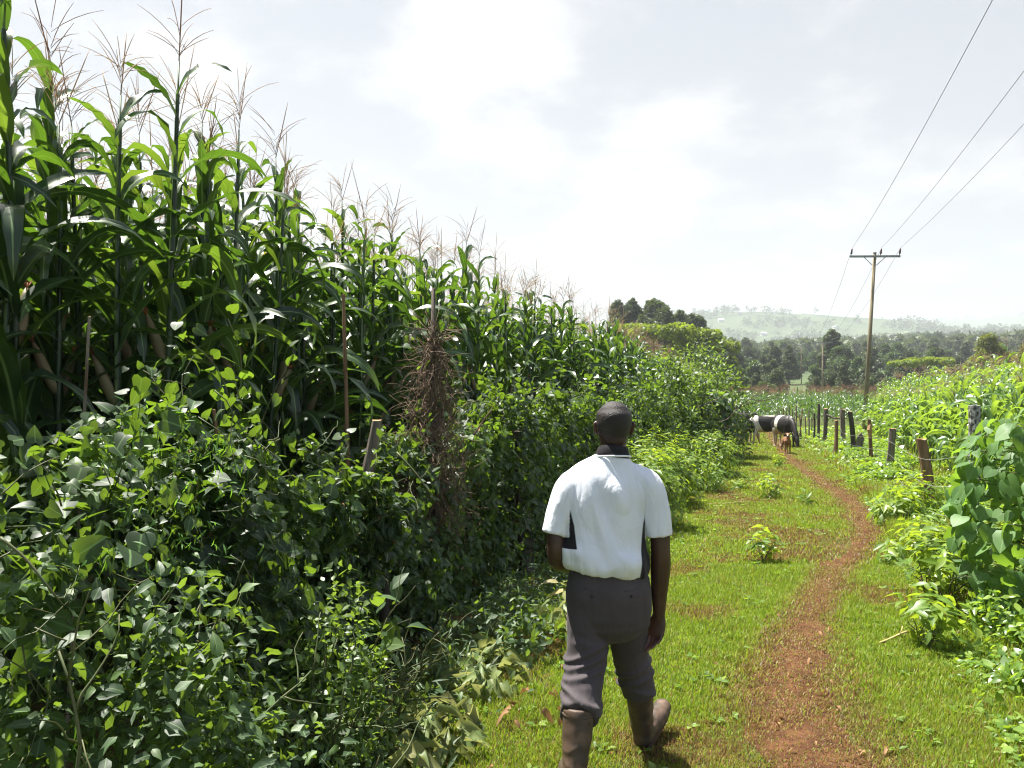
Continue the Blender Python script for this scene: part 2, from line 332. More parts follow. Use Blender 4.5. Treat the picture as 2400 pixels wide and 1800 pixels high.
# ------------------------------------------------------------------ short lawn grass on the lane
def grass_blades(g, n, y0, y1, hmin, hmax, w, x_left, x_right, dry=0.0):
    Y = y0 + (y1 - y0) * rng.random(n); xl = x_left(Y); xr = x_right(Y)
    X = xl + (xr - xl) * rng.random(n)
    dt = np.abs(X - trail_x(Y)); P2 = np.stack([X, Y, X * 0], -1)
    patch = fbm(P2 * 1.3 + 5, 4); fine = fbm(P2 * 6 + 9, 3)
    wide = .32 + .20 * sm(6.5, 4.3, Y)
    bare = np.clip(1 - dt / wide, 0, 1)
    left_rut = np.exp(-((X - trail_x(Y) + 1.2 + .05 * Y) / .25) ** 2) * sm(6, 9, Y) * .22
    dryness = .95 * bare + left_rut + 3.0 * np.clip(patch - .49, 0, 1) + .9 * np.clip(fine - .52, 0, 1) + dry + .16 * sm(5.5, 3.4, Y) + .10 * sm(9, 16, Y) + .16
    keep = rng.random(n) < np.clip(1.12 - bare * .50 - .5 * np.clip(fine - .5, 0, 1), .10, 1)
    X, Y, dryness, bare = X[keep], Y[keep], dryness[keep], bare[keep]; n = len(X)
    rnd = np.clip(rng.random(n) * .52 + .52 * sm(.12, .75, dryness + rng.normal(0, .20, n)), 0, 1)
    P2 = np.stack([X, Y, X * 0], -1); h = (hmin + (hmax - hmin) * rng.random(n) ** 1.6) * (.55 + 1.0 * vnoise(P2 * 2.6 + 70)) * (.75 + .5 * vnoise(P2 * 8 + 20)) * (1 - .40 * bare) * (1 - .25 * sm(.3, .8, dryness[: n]))
    az = rng.random(n) * 2 * math.pi; lean = rng.random(n) ** .8 * 1.15 + .1 + .35 * bare
    D = np.stack([np.cos(az), np.sin(az)], -1); S = np.stack([-D[:, 1], D[:, 0]], -1)
    ww = w * (.6 + .8 * rng.random(n))
    V = np.zeros((n, 5, 3))
    mid = .55 * h; 
    V[:, 0, :2] = -S * ww[:, None] / 2; V[:, 1, :2] = S * ww[:, None] / 2
    l1 = np.sin(lean * .5) * mid; l2 = l1 + np.sin(lean) * .5 * h
    V[:, 2, :2] = D * l1[:, None] + S * ww[:, None] * .42; V[:, 3, :2] = D * l1[:, None] - S * ww[:, None] * .42
    z1 = np.cos(lean * .5) * mid; V[:, 2, 2] = z1; V[:, 3, 2] = z1
    V[:, 4, :2] = D * l2[:, None]; V[:, 4, 2] = z1 + np.cos(lean) * .5 * h
    V[:, :, 0] += X[:, None]; V[:, :, 1] += Y[:, None]; V[:, :, 2] += .001
    k = (np.arange(n) * 5)[:, None]
    lp = np.concatenate([k + np.array([0, 1, 2, 3]), k + np.array([3, 2, 4])], 1).ravel()
    uv = np.zeros((n * 5, 2))
    g.raw(V.reshape(-1, 3), lp, np.tile([4, 3], n), np.repeat(rnd, 5), uv)
g = Geo()
lx = lambda Y: hedge_x(Y) - .1
rx = lambda Y: cover_x(Y) + .5
grass_blades(g, 190000, 2.3, 4.4, .016, .055, .0040, lx, rx)
grass_blades(g, 240000, 4.4, 8, .018, .058, .0052, lx, rx)
grass_blades(g, 120000, 8, 15, .02, .062, .009, lx, rx)
grass_blades(g, 80000, 15, 28, .025, .07, .016, lx, rx)
grass_blades(g, 50000, 28, 52, .05, .11, .03, lx, rx)
grass_blades(g, 90000, 6, 16, .06, .20, .010, cover_x, lambda Y: 3.6 + .376 * Y, .05)
grass_blades(g, 50000, 16, 55, .07, .22, .022, cover_x, lambda Y: 5 + .376 * Y + .0 * Y, .02)
tag(g.build('grass', M['grass']), 'short green and dry brown grass covering the lane and verge', 'grass', kind='stuff')
# ------------------------------------------------------------------ leaf templates
def T_(V, faces, uv):
    return dict(V=np.array(V, float), L=np.array([i for f in faces for i in f]), S=np.array([len(f) for f in faces]), UV=np.array(uv, float))
def leaf_T(w=.5, fold=.12, droop=.25, prof=(.72, 1.0, .55), wave=0.0):
    # length 1 along +Y, width w, normal +Z
    ys = (0.0, .22, .5, .78, 1.0); V = [(0, 0, 0)]; uv = [(0, 0)]
    for k, y in enumerate(ys[1:4]):
        hw = w / 2 * prof[k]; z = -droop * y * y; wv = wave * (1 if k % 2 else -1)
        V += [(-hw, y, z + fold * hw * 2 + wv), (0, y, z), (hw, y, z + fold * hw * 2 - wv)]; uv += [(-1, y), (0, y), (1, y)]
    V.append((0, 1, -droop)); uv.append((0, 1))
    return T_(V, [(0, 2, 1), (0, 3, 2), (1, 2, 5, 4), (2, 3, 6, 5), (4, 5, 8, 7), (5, 6, 9, 8), (7, 8, 10), (8, 9, 10)], uv)
def heart_T(w=.95, fold=.10, droop=.22):
    half = [(-.02, .10), (.20, -.02), (.42, .07), (.49, .30), (.38, .58), (.19, .82)]   # (x, y) of right lobe, stalk at (0, .12)
    V = [(0, .12, 0), (0, .5, -droop * .25), (0, 1.0, -droop)]; uv = [(0, 0), (0, .5), (0, 1)]
    idx = {1: [], -1: []}
    for s in (1, -1):
        for k, (x, y) in enumerate(half[1:]):
            V.append((s * x * w, y, -droop * y * y + fold * x - .05 * (k == 0))); uv.append((s * (x / .49), y)); idx[s].append(len(V) - 1)
    F_ = []
    for s in (1, -1):
        r = idx[s]; 
        fs = [(0, r[0], r[1]), (0, r[1], r[2]), (0, r[2], 1), (1, r[2], r[3]), (1, r[3], r[4]), (1, r[4], 2)]
        F_ += fs if s > 0 else [f[::-1] for f in fs]
    return T_(V, F_, uv)
LEAF = dict(ovate=[leaf_T(.52, .12, .2), leaf_T(.46, .2, .42, wave=.03), leaf_T(.58, .05, -.05)],
            lance=[leaf_T(.36, .16, .38), leaf_T(.32, .1, .55), leaf_T(.38, .18, .15)],
            heart=[heart_T(), heart_T(.85, .2, .4), heart_T(1.0, .02, .05)],
            thin=[leaf_T(.16, .1, .2), leaf_T(.14, .1, .4)],
            toothed=[leaf_T(.56, .12, .35, (.8, .9, .5), .045), leaf_T(.5, .2, .5, (.82, .86, .48), .05), leaf_T(.6, .08, .1, (.78, .95, .5), .04)],
            wilt=[leaf_T(.5, .55, .9, (.8, 1, .6), .10), leaf_T(.42, .75, .6, (.7, 1, .7), .12), leaf_T(.55, .35, 1.2, (.8, 1, .6), .08)])
def basis(a, n):
    a = norm(a); n = norm(n - a * np.sum(a * n, -1, keepdims=True)); x = np.cross(a, n)
    return np.stack([x, a, n], -1)
def put_leaves(g, kind, P, a, n, size, mat=0, rnd=None):
    N = len(P)
    if N == 0: return
    B = basis(a, n) * np.broadcast_to(np.asarray(size), (N,))[:, None, None]
    w = rng.integers(0, len(LEAF[kind]), N)
    if rnd is None: rnd = rng.random(N)
    for k, T in enumerate(LEAF[kind]):
        s = w == k
        g.inst(T, P[s], B[s], rnd[s], mat)
def rand_dir(n): return norm(rng.normal(size=(n, 3)))
# ------------------------------------------------------------------ maize
def maize_leaf(g, base, az, e0, length, width, bend, twist, rnd, wav, nseg=11, cols=5, kink=None, matk=0):
    t = np.linspace(0, 1, nseg + 1)
    e = e0 - bend * t ** 1.6
    if kink: e = e - kink[1] * sm(kink[0] - .06, kink[0] + .06, t)
    ds = length / nseg
    r = np.concatenate([[0], np.cumsum(np.cos((e[1:] + e[:-1]) / 2) * ds)]); z = np.concatenate([[0], np.cumsum(np.sin((e[1:] + e[:-1]) / 2) * ds)])
    azt = az + twist * t ** 2
    c = np.stack([np.cos(az) * r + np.cumsum(np.cos(azt) * 0) , np.sin(az) * r, z], -1) + np.asarray(base)
    side0 = np.stack([-np.sin(az) + 0 * t, np.cos(az) + 0 * t, 0 * t], -1)
    tang = norm(np.gradient(c, axis=0)); nrm = np.cross(side0, tang) * -1; nrm = norm(nrm)
    roll = twist * 1.5 * t + .12 * np.sin(6 * t + wav)
    S = side0 * np.cos(roll)[:, None] + nrm * np.sin(roll)[:, None]; Nn = np.cross(tang, S)
    w = width * np.clip(.42 + 2.4 * t, 0, 1) * np.clip((1 - t ** 2.6), 0, 1) ** .8 + .0015
    u = np.linspace(-1, 1, cols)
    fold = .34 * (1 - t) + .08
    V = c[:, None, :] + S[:, None, :] * (u[None, :, None] * w[:, None, None] / 2)
    lift = np.abs(u)[None, :] * (fold * w / 2)[:, None] + (np.abs(u)[None, :] > .9) * (.16 * w * np.sin(17 * t * (1 + .2 * wav) + wav))[:, None] * np.sign(u)[None, :] * .8
    V = V + Nn[:, None, :] * lift[:, :, None]
    i = np.arange(nseg)[:, None] * cols; j = np.arange(cols - 1)[None, :]
    q = np.stack([i + j, i + j + 1, i + cols + j + 1, i + cols + j], -1).reshape(-1)
    uv = np.stack([np.tile(u, nseg + 1), np.repeat(t, cols)], -1)
    g.raw(V.reshape(-1, 3), q, [4] * (nseg * (cols - 1)), rnd, uv, matk)
def tassel_geo(g, top, lean, r, R, n=13, far=False):
    spike = [np.array(top) + np.array((lean[0] * k * .06, lean[1] * k * .06, k * .075 * R)) for k in range(6)]
    rc = r.random()
    g.tube(spike, [.003, .0028, .0034, .003, .0026, .0012], 4, rc)
    for k in range(n):
        z0 = r.uniform(.0, .17) * R; az = r.uniform(0, 2 * math.pi); e = r.uniform(.55, 1.25); Lb = r.uniform(.16, .27) * R; bend = r.uniform(.2, 1.1)
        pts = []; p_ = np.array(top) + np.array((0, 0, z0)); 
        for m in range(5):
            pts.append(p_.copy()); ee = e - bend * (m / 4.0); p_ = p_ + Lb / 4 * np.array((math.cos(az) * math.cos(ee), math.sin(az) * math.cos(ee), math.sin(ee)))
        g.tube(pts, [.0012, .0020, .0020, .0017, .0009], 3, np.clip(rc + r.uniform(-.2, .2), 0, 1))
def maize_parts(seed, H=2.9, nl=22, seg=11, cols=5, tass=True, ear=True, wm=1.0, lm=1.0):
    r = random.Random(seed)
    plane = r.uniform(0, 2 * math.pi)
    lx_, ly_ = r.uniform(-.05, .05), r.uniform(-.05, .05)
    st = lambda z: np.array((lx_ * (z / H) ** 2 + .008 * math.sin(z * 3 + seed), ly_ * (z / H) ** 2, z))
    s = Geo(); zz = np.linspace(0, H, 14)
    s.tube([st(z) for z in zz], np.interp(zz, [0, .3, 1.4, H], [.016, .015, .012, .004]), 8)
    for z in np.linspace(.2, H * .8, 8): s.tube([st(z - .012), st(z), st(z + .012)], [np.interp(z, [0, 1.4, H], [.015, .012, .0045]), np.interp(z, [0, 1.4, H], [.0195, .015, .0065]), np.interp(z, [0, 1.4, H], [.015, .012, .0045])], 8)
    f = Geo()
    for k in range(nl):
        t = (k + .5) / nl; z = .30 + (H * .965 - .30) * t ** .95
        az = plane + math.pi * (k % 2) + r.uniform(-.45, .45)
        top = t > .75
        e0 = r.uniform(1.1, 1.42) if top else r.uniform(.9, 1.3)
        Ln = lm * (.46 + .33 * math.sin(math.pi * min(1, t * .9 + .12))) * r.uniform(.85, 1.1) * (.74 if t > .88 else .9 if t > .72 else 1)
        Wd = wm * (.059 + .037 * math.sin(math.pi * min(1, t + .08))) * r.uniform(.85, 1.12)
        bend = r.uniform(1.3, 2.5) if not top else r.uniform(.9, 2.3)
        kink = (r.uniform(.35, .6), r.uniform(.5, 1.3)) if r.random() < .42 else None
        rnd = r.random() * .9 if r.random() > .012 else .985
        if t < .10 and r.random() < .25: rnd = .99
        maize_leaf(f, st(z), az, e0, Ln, Wd, bend, r.uniform(-.9, .9), rnd, r.uniform(0, 6), seg, cols, kink)
        # sheath hugging the stalk
        if cols >= 5: f.tube([st(z - .17), st(z - .06), st(z + .005)], [np.interp(z, [0, 1.4, H], [.017, .015, .007]), np.interp(z, [0, 1.4, H], [.019, .017, .0085]), np.interp(z, [0, 1.4, H], [.021, .018, .009])], 7, rnd * .7, caps=False)
    e = Geo(); si = Geo()
    if ear:
        z = H * r.uniform(.42, .55); az = plane + r.uniform(-.6, .6); d = np.array((math.cos(az) * .36, math.sin(az) * .36, .93))
        b0 = st(z) + np.array((math.cos(az), math.sin(az), 0)) * .012
        pts = [b0 + d * q_ for q_ in (0, .04, .10, .17, .22, .26)]
        e.tube(pts, [.014, .024, .028, .024, .016, .007], 9)
        for q_ in range(14):
            az2 = r.uniform(0, 6.28); dd = d * .05 + np.array((math.cos(az2), math.sin(az2), -.2)) * .022
            si.tube([pts[-1] - d * .01, pts[-1] + dd * .6, pts[-1] + dd + np.array((0, 0, -.012))], .0018, 3)
    ta = Geo()
    if tass: tassel_geo(ta, st(H), (lx_ * 3 + r.uniform(-.4, .4), ly_ * 3 + r.uniform(-.4, .4)), r, r.uniform(.8, 1.15), r.randint(9, 16))
    return s, f, e, si, ta
def merge_geo(dst, src, scale, rz, loc, matk, rshift=0):
    c, s_ = math.cos(rz) * scale, math.sin(rz) * scale
    R = np.array([(c, -s_, 0), (s_, c, 0), (0, 0, scale)])
    for V, Lp, S_, R_, UV in zip(src.V, src.Lp, src.S, src.R, src.UV):
        pass
    V = np.concatenate(src.V) @ R.T + np.asarray(loc); Lp = np.concatenate(src.Lp)
    dst.raw(V, Lp, np.concatenate(src.S), np.clip(np.concatenate(src.R) + rshift, 0, 1), np.concatenate(src.UV), matk)
maize_protos = []
for k in range(16):
    s, f, e, si, ta = maize_parts(100 + k, H=2.8 + .06 * (k % 5)) if k < 10 else maize_parts(100 + k, H=2.35 + .07 * (k % 3), nl=16, wm=1.45, lm=1.3)
    root = empty('maize_plant', (0, 0, -50))
    kids = [s.build('stalk', M['stalk'], root), f.build('leaves', M['maize_leaf'], root), ta.build('tassel', M['tassel'], root)]
    if len(e.V):
        ee = e.build('ear', M['husk'], root); kids.append(ee)
    maize_protos.append((root, [(o_.name.split('.')[0], o_.data) for o_ in kids], si.mesh('silk')))
for _, _, me in maize_protos: me.materials.append(M['silk'])
for root, kids, _ in maize_protos:
    for c in [c for c in bpy.data.objects if c.parent == root]: bpy.data.objects.remove(c)
    bpy.data.objects.remove(root)
maize_protos = [(kids, si) for _, kids, si in maize_protos]
def plant_maize(k, x, y, sc_, rz, label, group, tilt=(0, 0), bright=False, ear=True):
    kids, si = maize_protos[k]
    root = empty('maize_plant', (x, y, float(hgt(x, y)) - .02), rz, label, 'maize plant', group)
    root.rotation_euler = (tilt[0], tilt[1], rz); root.scale = (sc_,) * 3
    for nm, me in kids:
        if nm == 'ear' and not ear: continue
        if bright and nm == 'leaves': me = bright_mesh(k, me)
        o_ = link(nm, me, root)
        if nm == 'ear': link('silk', si, o_)
    return root
_bm = {}
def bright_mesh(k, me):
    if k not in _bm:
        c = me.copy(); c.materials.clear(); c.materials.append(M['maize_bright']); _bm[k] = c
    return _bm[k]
r = random.Random(11)
GL = 'maize plants in the tall field behind the hedge'
def maize_x(Y): return np.interp(Y, [-2, 1, 3, 5, 8, 12, 16, 27, 60], [-4.2, -3.3, -2.6, -2.1, -1.12, .25, 1.8, 5.2, 15.4])
n_ind = 0; stuffL = Geo()
low = [maize_parts(300 + k, H=2.85, nl=18, seg=6, cols=3) for k in range(6)]
tdir = np.array((.287, .958)); ndir = np.array((-.958, .287))
named = {0: 'tallest maize plant at the left edge, tassel cut off by the top of the photo',
         1: 'tall maize plant with a wide open tassel beside the tallest one at the left edge'}
for row in range(20):
    off = .40 * row
    t = 1.6 if row else 2.2
    while t < 44:
        yy = t + r.uniform(-.09, .09); base = np.array((maize_x(yy), yy)) + ndir * (off + r.uniform(-.10, .10))
        t += (.20 if yy < 9 else .24) if row < 2 else .24
        x, y = base
        if y < .8 or x < -.80 * y - .9: continue
        d = math.hypot(x, y)
        sc_ = r.uniform(1.06, 1.19) * np.interp(y, [3, 8, 25], [1.03, .99, .97])
        ind = (row == 0 and y < 28) or (row == 1 and y < 14)
        if ind:
            lab = 'tall green maize plant with tassel in the front row behind the hedge' if row == 0 else 'tall green maize plant with tassel standing behind the front row of the field'
            if row == 0 and n_ind in named: lab = named[n_ind]
            plant_maize(r.randrange(10), x, y, sc_, r.uniform(0, 6.28), lab, GL if lab not in named.values() else GL, (r.uniform(-.05, .05), r.uniform(-.05, .05)))
            n_ind += 1
        elif (row < 9 or y < 16):
            s, f, e, si, ta = low[r.randrange(6)]; rz = r.uniform(0, 6.28); loc = (x, y, 0)
            merge_geo(stuffL, f, sc_, rz, loc, 0, r.uniform(-.15, .1)); merge_geo(stuffL, s, sc_, rz, loc, 1)
            if len(ta.V): merge_geo(stuffL, ta, sc_, rz, loc, 2)
tag(stuffL.build('maize_field', [M['maize_leaf'], M['stalk'], M['tassel']]), 'deeper rows of the tall maize field behind the hedge', 'maize field', kind='stuff')
open('/tmp/cnt','a').write('left %d\n' % n_ind) if False else None
# right hand field, sunlit, partly hidden by weeds
GR = 'maize plants in the field beyond the right fence'
n_r = 0; stuffR = Geo()
for row in range(12):
    t = 11.0
    while t < 46:
        yy = t + r.uniform(-.15, .15); x = 3.2 + .376 * yy + row * .72 + r.uniform(-.15, .15); t += .48
        if x > .68 * yy + .3: continue
        sc_ = r.uniform(.90, 1.05) * (1 - .14 * (row == 0))
        if row < 3 and n_r < 100:
            lab = 'sunlit pale green maize plant in the front row beyond the wire fence' if row == 0 else 'sunlit maize plant further inside the field beyond the wire fence'
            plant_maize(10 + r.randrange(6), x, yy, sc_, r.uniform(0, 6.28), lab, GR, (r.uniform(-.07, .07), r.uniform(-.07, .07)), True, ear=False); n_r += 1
        else:
            s, f, e, si, ta = low[r.randrange(6)]; rz = r.uniform(0, 6.28); loc = (x, yy, 0)
            merge_geo(stuffR, f, sc_, rz, loc, 0, r.uniform(-.1, .1)); merge_geo(stuffR, s, sc_, rz, loc, 1); (merge_geo(stuffR, ta, sc_, rz, loc, 2) if r.random() < .4 else None)
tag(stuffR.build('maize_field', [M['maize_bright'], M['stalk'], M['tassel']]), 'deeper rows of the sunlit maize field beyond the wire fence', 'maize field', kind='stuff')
print('maize right', n_r)
# the far maize field across the end of the lane
far = Geo(); fl = [maize_parts(500 + k, H=2.4, nl=10, seg=3, cols=3, tass=False, ear=False) for k in range(5)]
fts = []
for k in range(4):
    g = Geo(); tassel_geo(g, (0, 0, 2.35), (0, 0), random.Random(k), 1.4, 9); fts.append(g)
for row in range(22):
    yy0 = 56 + row * (.9 + .05 * row)
    xa, xb = 10 + .20 * row, 62 + row
    n = int((xb - xa) / .55)
    for k in range(n):
        x = xa + (xb - xa) * (k + r.random()) / n; y = yy0 + r.uniform(-.3, .3); sc_ = r.uniform(1.0, 1.2); rz = r.uniform(0, 6.28)
        merge_geo(far, fl[r.randrange(5)][1], sc_, rz, (x, y, 0), 0, r.uniform(-.1, .1))
        tg = fts[r.randrange(4)]; merge_geo(far, tg, sc_, rz, (x, y, 0), 1)
tag(far.build('maize_field', [M['maize_leaf'], M['tassel_far']]), 'far maize field topped by tan tassels across the end of the lane', 'maize field', kind='stuff')
# ------------------------------------------------------------------ hedge of creepers, shrubs, weeds
HN = np.array((.958, -.287, 0)); HT = np.array((.287, .958, 0))
def hedge_point(s, z, depth):       # s = Y along the base line
    return np.stack([hedge_x(s), s, z * 0], -1) + np.stack([0 * z, 0 * z, z], -1) - depth[:, None] * HN
def creeper(label, s0, s1, tops, front, n, kinds, sizes, nstem=20, name='creeper', cat='creeper', hang=.8, group=None, depth=.75, bulge=.17, zlo=0.0, parent=None):
    """a climbing mass: tops = [(s, height)], front = offset of its face from the base line"""
    ts, th = zip(*tops); root = parent or empty(name, (float(hedge_x((s0 + s1) / 2)), (s0 + s1) / 2, 0), 0, label, cat, group)
    org = np.array(root.location)
    def sample(n_, inside):
        s = s0 + (s1 - s0) * rng.random(n_); H = np.interp(s, ts, th) * (.84 + .18 * vnoise(np.stack([s * 2.6, s * 0, s * 0 + 3], -1)))
        k = rng.random(n_); topf = k < .30
        z = np.where(topf, H, zlo + (H - zlo) * rng.random(n_) ** .85)
        P0 = np.stack([s * 2.1, z * 2.3, 0 * s + 7.7], -1)
        bl = (fbm(P0, 3) - .47) * 3.2 * bulge + (vnoise(P0 * 3.1 + 5) - .5) * .22 + bulge * .5 * np.sin(np.clip(z / H, 0, 1) * math.pi)
        d = np.where(topf, rng.random(n_) * depth, 0) - front - bl
        edge = np.minimum((s - s0), (s1 - s)); H_ = H - .35 * np.exp(-edge / .15)
        z = np.where(topf, H_ - .0 + .10 * (vnoise(np.stack([s * 5, d * 5, 0 * s], -1)) - .3) - .35 * np.clip(d + front, 0, 1) ** 2, np.minimum(z, H_))
        inn = rng.exponential(inside, n_)
        P = hedge_point(s, z, d + np.where(topf, 0, inn)); P[:, 2] -= np.where(topf, inn * .8, 0)
        out = np.where(topf[:, None], np.array((0.2, -.1, 1.0)), HN * 1.0 + np.array((0, 0, .35)))
        return P, out
    gs = {}
    for (kd, mat, frac), (sa, sb) in zip(kinds, sizes):
        m = int(n * frac * 1.25); P, out = sample(m, .15)
        hole = vnoise(P * 5.5 + 3) > .36 + .10 * (vnoise(P * 1.9 + 11) - .3); P, out = P[hole], out[hole]
        P[:, 2] = np.maximum(P[:, 2], .02)
        if frac < .5:        # clump the minor kinds
            keep = vnoise(P * 1.7 + 31 * len(gs)) > .42; P, out = P[keep], out[keep]
        m = len(P)
        a = norm(out * .55 + np.array((0, 0, -1.0)) * hang * (.4 + rng.random((m, 1))) + rand_dir(m) * .9)
        nn_ = norm(out + rand_dir(m) * .75 + np.array((0, 0, .35)))
        g = gs.setdefault(mat, Geo()); put_leaves(g, kd, P - org, a, nn_, sa + (sb - sa) * rng.random(m) ** 1.6, 0, np.clip(.15 * rng.normal(size=m) + .25 * rng.random(m) + 1.25 * vnoise(P * 2.7 + 50) - .36, 0, 1))
    sg = gs.setdefault('heart', Geo()); ss = Geo()
    for k in range(int(7 * (s1 - s0)) + 4):          # young shoots rising above the mass
        s = random.uniform(s0, s1); Ht = float(np.interp(s, ts, th)); d0 = random.uniform(0, depth * .7) - front
        p_ = hedge_point(np.array([s]), np.array([Ht * .93]), np.array([d0]))[0]; d = norm(np.array((random.gauss(0, .3), random.gauss(0, .3), 1.0))); pts = [p_.copy()]; Ls = random.uniform(.12, .42) * (1 + .04 * s)
        for m in range(6):
            d = norm(d + np.array((random.gauss(0, .22), random.gauss(0, .22), -.06))); p_ = p_ + d * Ls / 6; pts.append(p_.copy())
        pts = np.array(pts); ss.tube(pts - org, np.linspace(.003, .001, 7), 4); nl_ = 14
        Pp = pts[rng.integers(0, 7, nl_)] + rng.normal(size=(nl_, 3)) * .025; put_leaves(sg, 'heart' if k % 3 else 'toothed', Pp - org, norm(rand_dir(nl_) + np.array((0, 0, -.35))), norm(rand_dir(nl_) * .8 + np.array((0, 0, .8))), (.024 + .034 * rng.random(nl_)) * (1 + .05 * s), 0, .15 + .65 * rng.random(nl_))
    ss.build('shoots', M['stem'], root)['kind'] = 'stuff'
    names = {'heart': 'heart_leaves', 'nettle': 'toothed_leaves', 'cleaver': 'feathery_leaves', 'bush': 'small_leaves', 'lantana': 'broad_leaves', 'dead': 'dry_leaves', 'cover': 'round_leaves'}
    for mat, g in gs.items(): g.build(names[mat], M[mat], root)
    if nstem:
        st = Geo()
        for k in range(nstem):
            s = s0 + (s1 - s0) * random.random(); H = float(np.interp(s, ts, th)); z = random.uniform(.2, 1) * H
            p_ = hedge_point(np.array([s]), np.array([z]), np.array([-front - random.uniform(-.1, .12)]))[0]
            pts = [p_.copy()]; d = norm(np.array(HT) * random.choice((-1, 1)) * random.uniform(.2, 1) + np.array((0, 0, random.uniform(-.9, .5))) + HN * random.uniform(-.1, .5))
            for m in range(random.randint(3, 6)):
                d = norm(d + rand_dir(1)[0] * .45 - HN * .15 + np.array((0, 0, -.06))); p_ = p_ + d * .055; pts.append(p_.copy())
            st.tube(np.array(pts) - org, np.linspace(.0026, .001, len(pts)), 4)
        st.build('vine_stems', M['stem'], root)['kind'] = 'stuff'
    return root
def branchy(root_pt, n, length, up, r0, mat, parent, name='branches', spread=.8, levels=2):
    g = Geo(); rr = random.Random(int(abs(root_pt[0] * 1000)) + n)
    def grow(p0, d, Ln, r_, lev):
        pts = [np.array(p0)]; d = np.array(d)
        for k in range(6):
            d = norm(d + np.array([rr.gauss(0, .16) for _ in range(3)])); pts.append(pts[-1] + d * Ln / 6)
        g.tube(pts, np.linspace(r_, r_ * .45, 7), 5)
        if lev:
            for k in range(3):
                i = rr.randint(2, 6); grow(pts[i], norm(d + np.array([rr.gauss(0, .6) for _ in range(3)])), Ln * .55, r_ * .55, lev - 1)
    for k in range(n):
        az = rr.uniform(0, 6.28); d = norm(np.array((math.cos(az) * spread, math.sin(az) * spread, up))); grow(root_pt, d, length * rr.uniform(.7, 1.1), r0, levels)
    return g.build(name, mat, parent)
def shrub(label, c, rad, n, kind, mat, size, name='shrub', cat='shrub', group=None, droop=.3, whorl=0, lumps=9, seed=1, stems=7, leafname='leaves', extra=None, inner=.35):
    """free standing shrub: leaves on many lumps over a dome, with stems"""
    rr = np.random.default_rng(seed); c = np.array(c, float); rad = np.array(rad, float)
    root = empty(name, tuple(c), 0, label, cat, group)
    L_ = []; 
    for k in range(lumps):
        d = norm(rr.normal(size=3)); d[2] = abs(d[2]) * .9 + .05; f = rr.uniform(.45, .8)
        L_.append((d * rad * f * np.array((1, 1, .95)), rad * rr.uniform(.32, .55) * np.array((1, 1, .8))))
    L_.append((np.array((0, 0, rad[2] * .35)), rad * np.array((.75, .75, .6))))
    w = np.array([l[1][0] * l[1][2] for l in L_]); w = w / w.sum()
    pick = rr.choice(len(L_), n, p=w); C0 = np.array([l[0] for l in L_])[pick]; R0 = np.array([l[1] for l in L_])[pick]
    d = norm(rr.normal(size=(n, 3)) + np.array((0, 0, .25)))
    rho = 1 - inner * rr.random(n) ** 2 + .10 * rr.normal(size=n)
    P = C0 + d * R0 * rho[:, None]
    if whorl:       # sprigs: leaves gathered round shoot tips
        m = n // whorl; P = np.repeat(P[:m], whorl, 0) + np.tile(np.linspace(0, 1, whorl), m)[:, None] * np.repeat(norm(d[:m] + np.array((0, 0, .8))), whorl, 0) * size[1] * .9; d = np.repeat(d[:m], whorl, 0)
        ang = np.tile(np.arange(whorl) * 2.4, m) + np.repeat(rr.random(m) * 6.28, whorl); ax = norm(d + np.array((0, 0, .8)))
        e1 = norm(np.cross(ax, np.array((.3, .9, .1)))); e2 = np.cross(ax, e1)
        a = norm(e1 * np.cos(ang)[:, None] + e2 * np.sin(ang)[:, None] + ax * .35 + np.array((0, 0, -droop * .6)))
        nn_ = norm(ax + rr.normal(size=ax.shape) * .25)
    else:
        a = norm(d * .7 + np.array((0, 0, -droop)) + rr.normal(size=d.shape) * .5); nn_ = norm(d + np.array((0, 0, .5)) + rr.normal(size=d.shape) * .45)
    k = P[:, 2] + c[2] > .02; P, a, nn_ = P[k], a[k], nn_[k]
    g = Geo(); put_leaves(g, kind, P, a, nn_, size[0] + (size[1] - size[0]) * rr.random(len(P)))
    g.build(leafname, M[mat], root)
    if stems: branchy(np.zeros(3), stems, float(rad[2]) * .62, 1.1, .006 + .004 * float(rad[2]), M['bark'] if rad[2] > 1.4 else M['stem'], root)
    if extra: extra(root)
    return root
H, N, C, B, D_ = ('heart', 'heart'), ('toothed', 'nettle'), ('thin', 'cleaver'), ('ovate', 'bush'), ('ovate', 'dead')
creeper('low leafy toothed shrub growth at the bottom left corner, nearest part of the hedge', .9, 2.15, [(.9, 1.15), (1.5, 1.25), (2.15, 1.42)], -.02, 7200, [(*N, .46), (*B, .40), (*H, .10), (*D_, .08)], [(.03, .075), (.02, .05), (.05, .10), (.02, .05)], 60, 'hedge_bush', 'hedge bush', hang=.35, bulge=.28)
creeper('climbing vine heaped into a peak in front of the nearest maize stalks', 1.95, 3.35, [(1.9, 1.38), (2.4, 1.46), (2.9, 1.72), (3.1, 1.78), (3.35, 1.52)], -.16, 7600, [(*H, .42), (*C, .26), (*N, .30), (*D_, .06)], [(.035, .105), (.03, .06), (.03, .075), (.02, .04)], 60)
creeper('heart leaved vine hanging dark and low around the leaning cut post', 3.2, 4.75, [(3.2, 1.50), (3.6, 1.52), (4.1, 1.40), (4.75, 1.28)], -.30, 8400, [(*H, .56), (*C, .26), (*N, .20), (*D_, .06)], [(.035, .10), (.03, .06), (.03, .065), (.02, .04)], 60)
creeper('dense vine with bright round leaves just past the twig covered dead trunk', 4.6, 6.9, [(4.6, 1.15), (5.4, 1.38), (6.2, 1.62), (6.9, 1.66)], -.34, 10500, [(*H, .60), (*B, .18), (*C, .16), (*D_, .06)], [(.04, .085), (.03, .06), (.03, .06), (.02, .04)], 70)
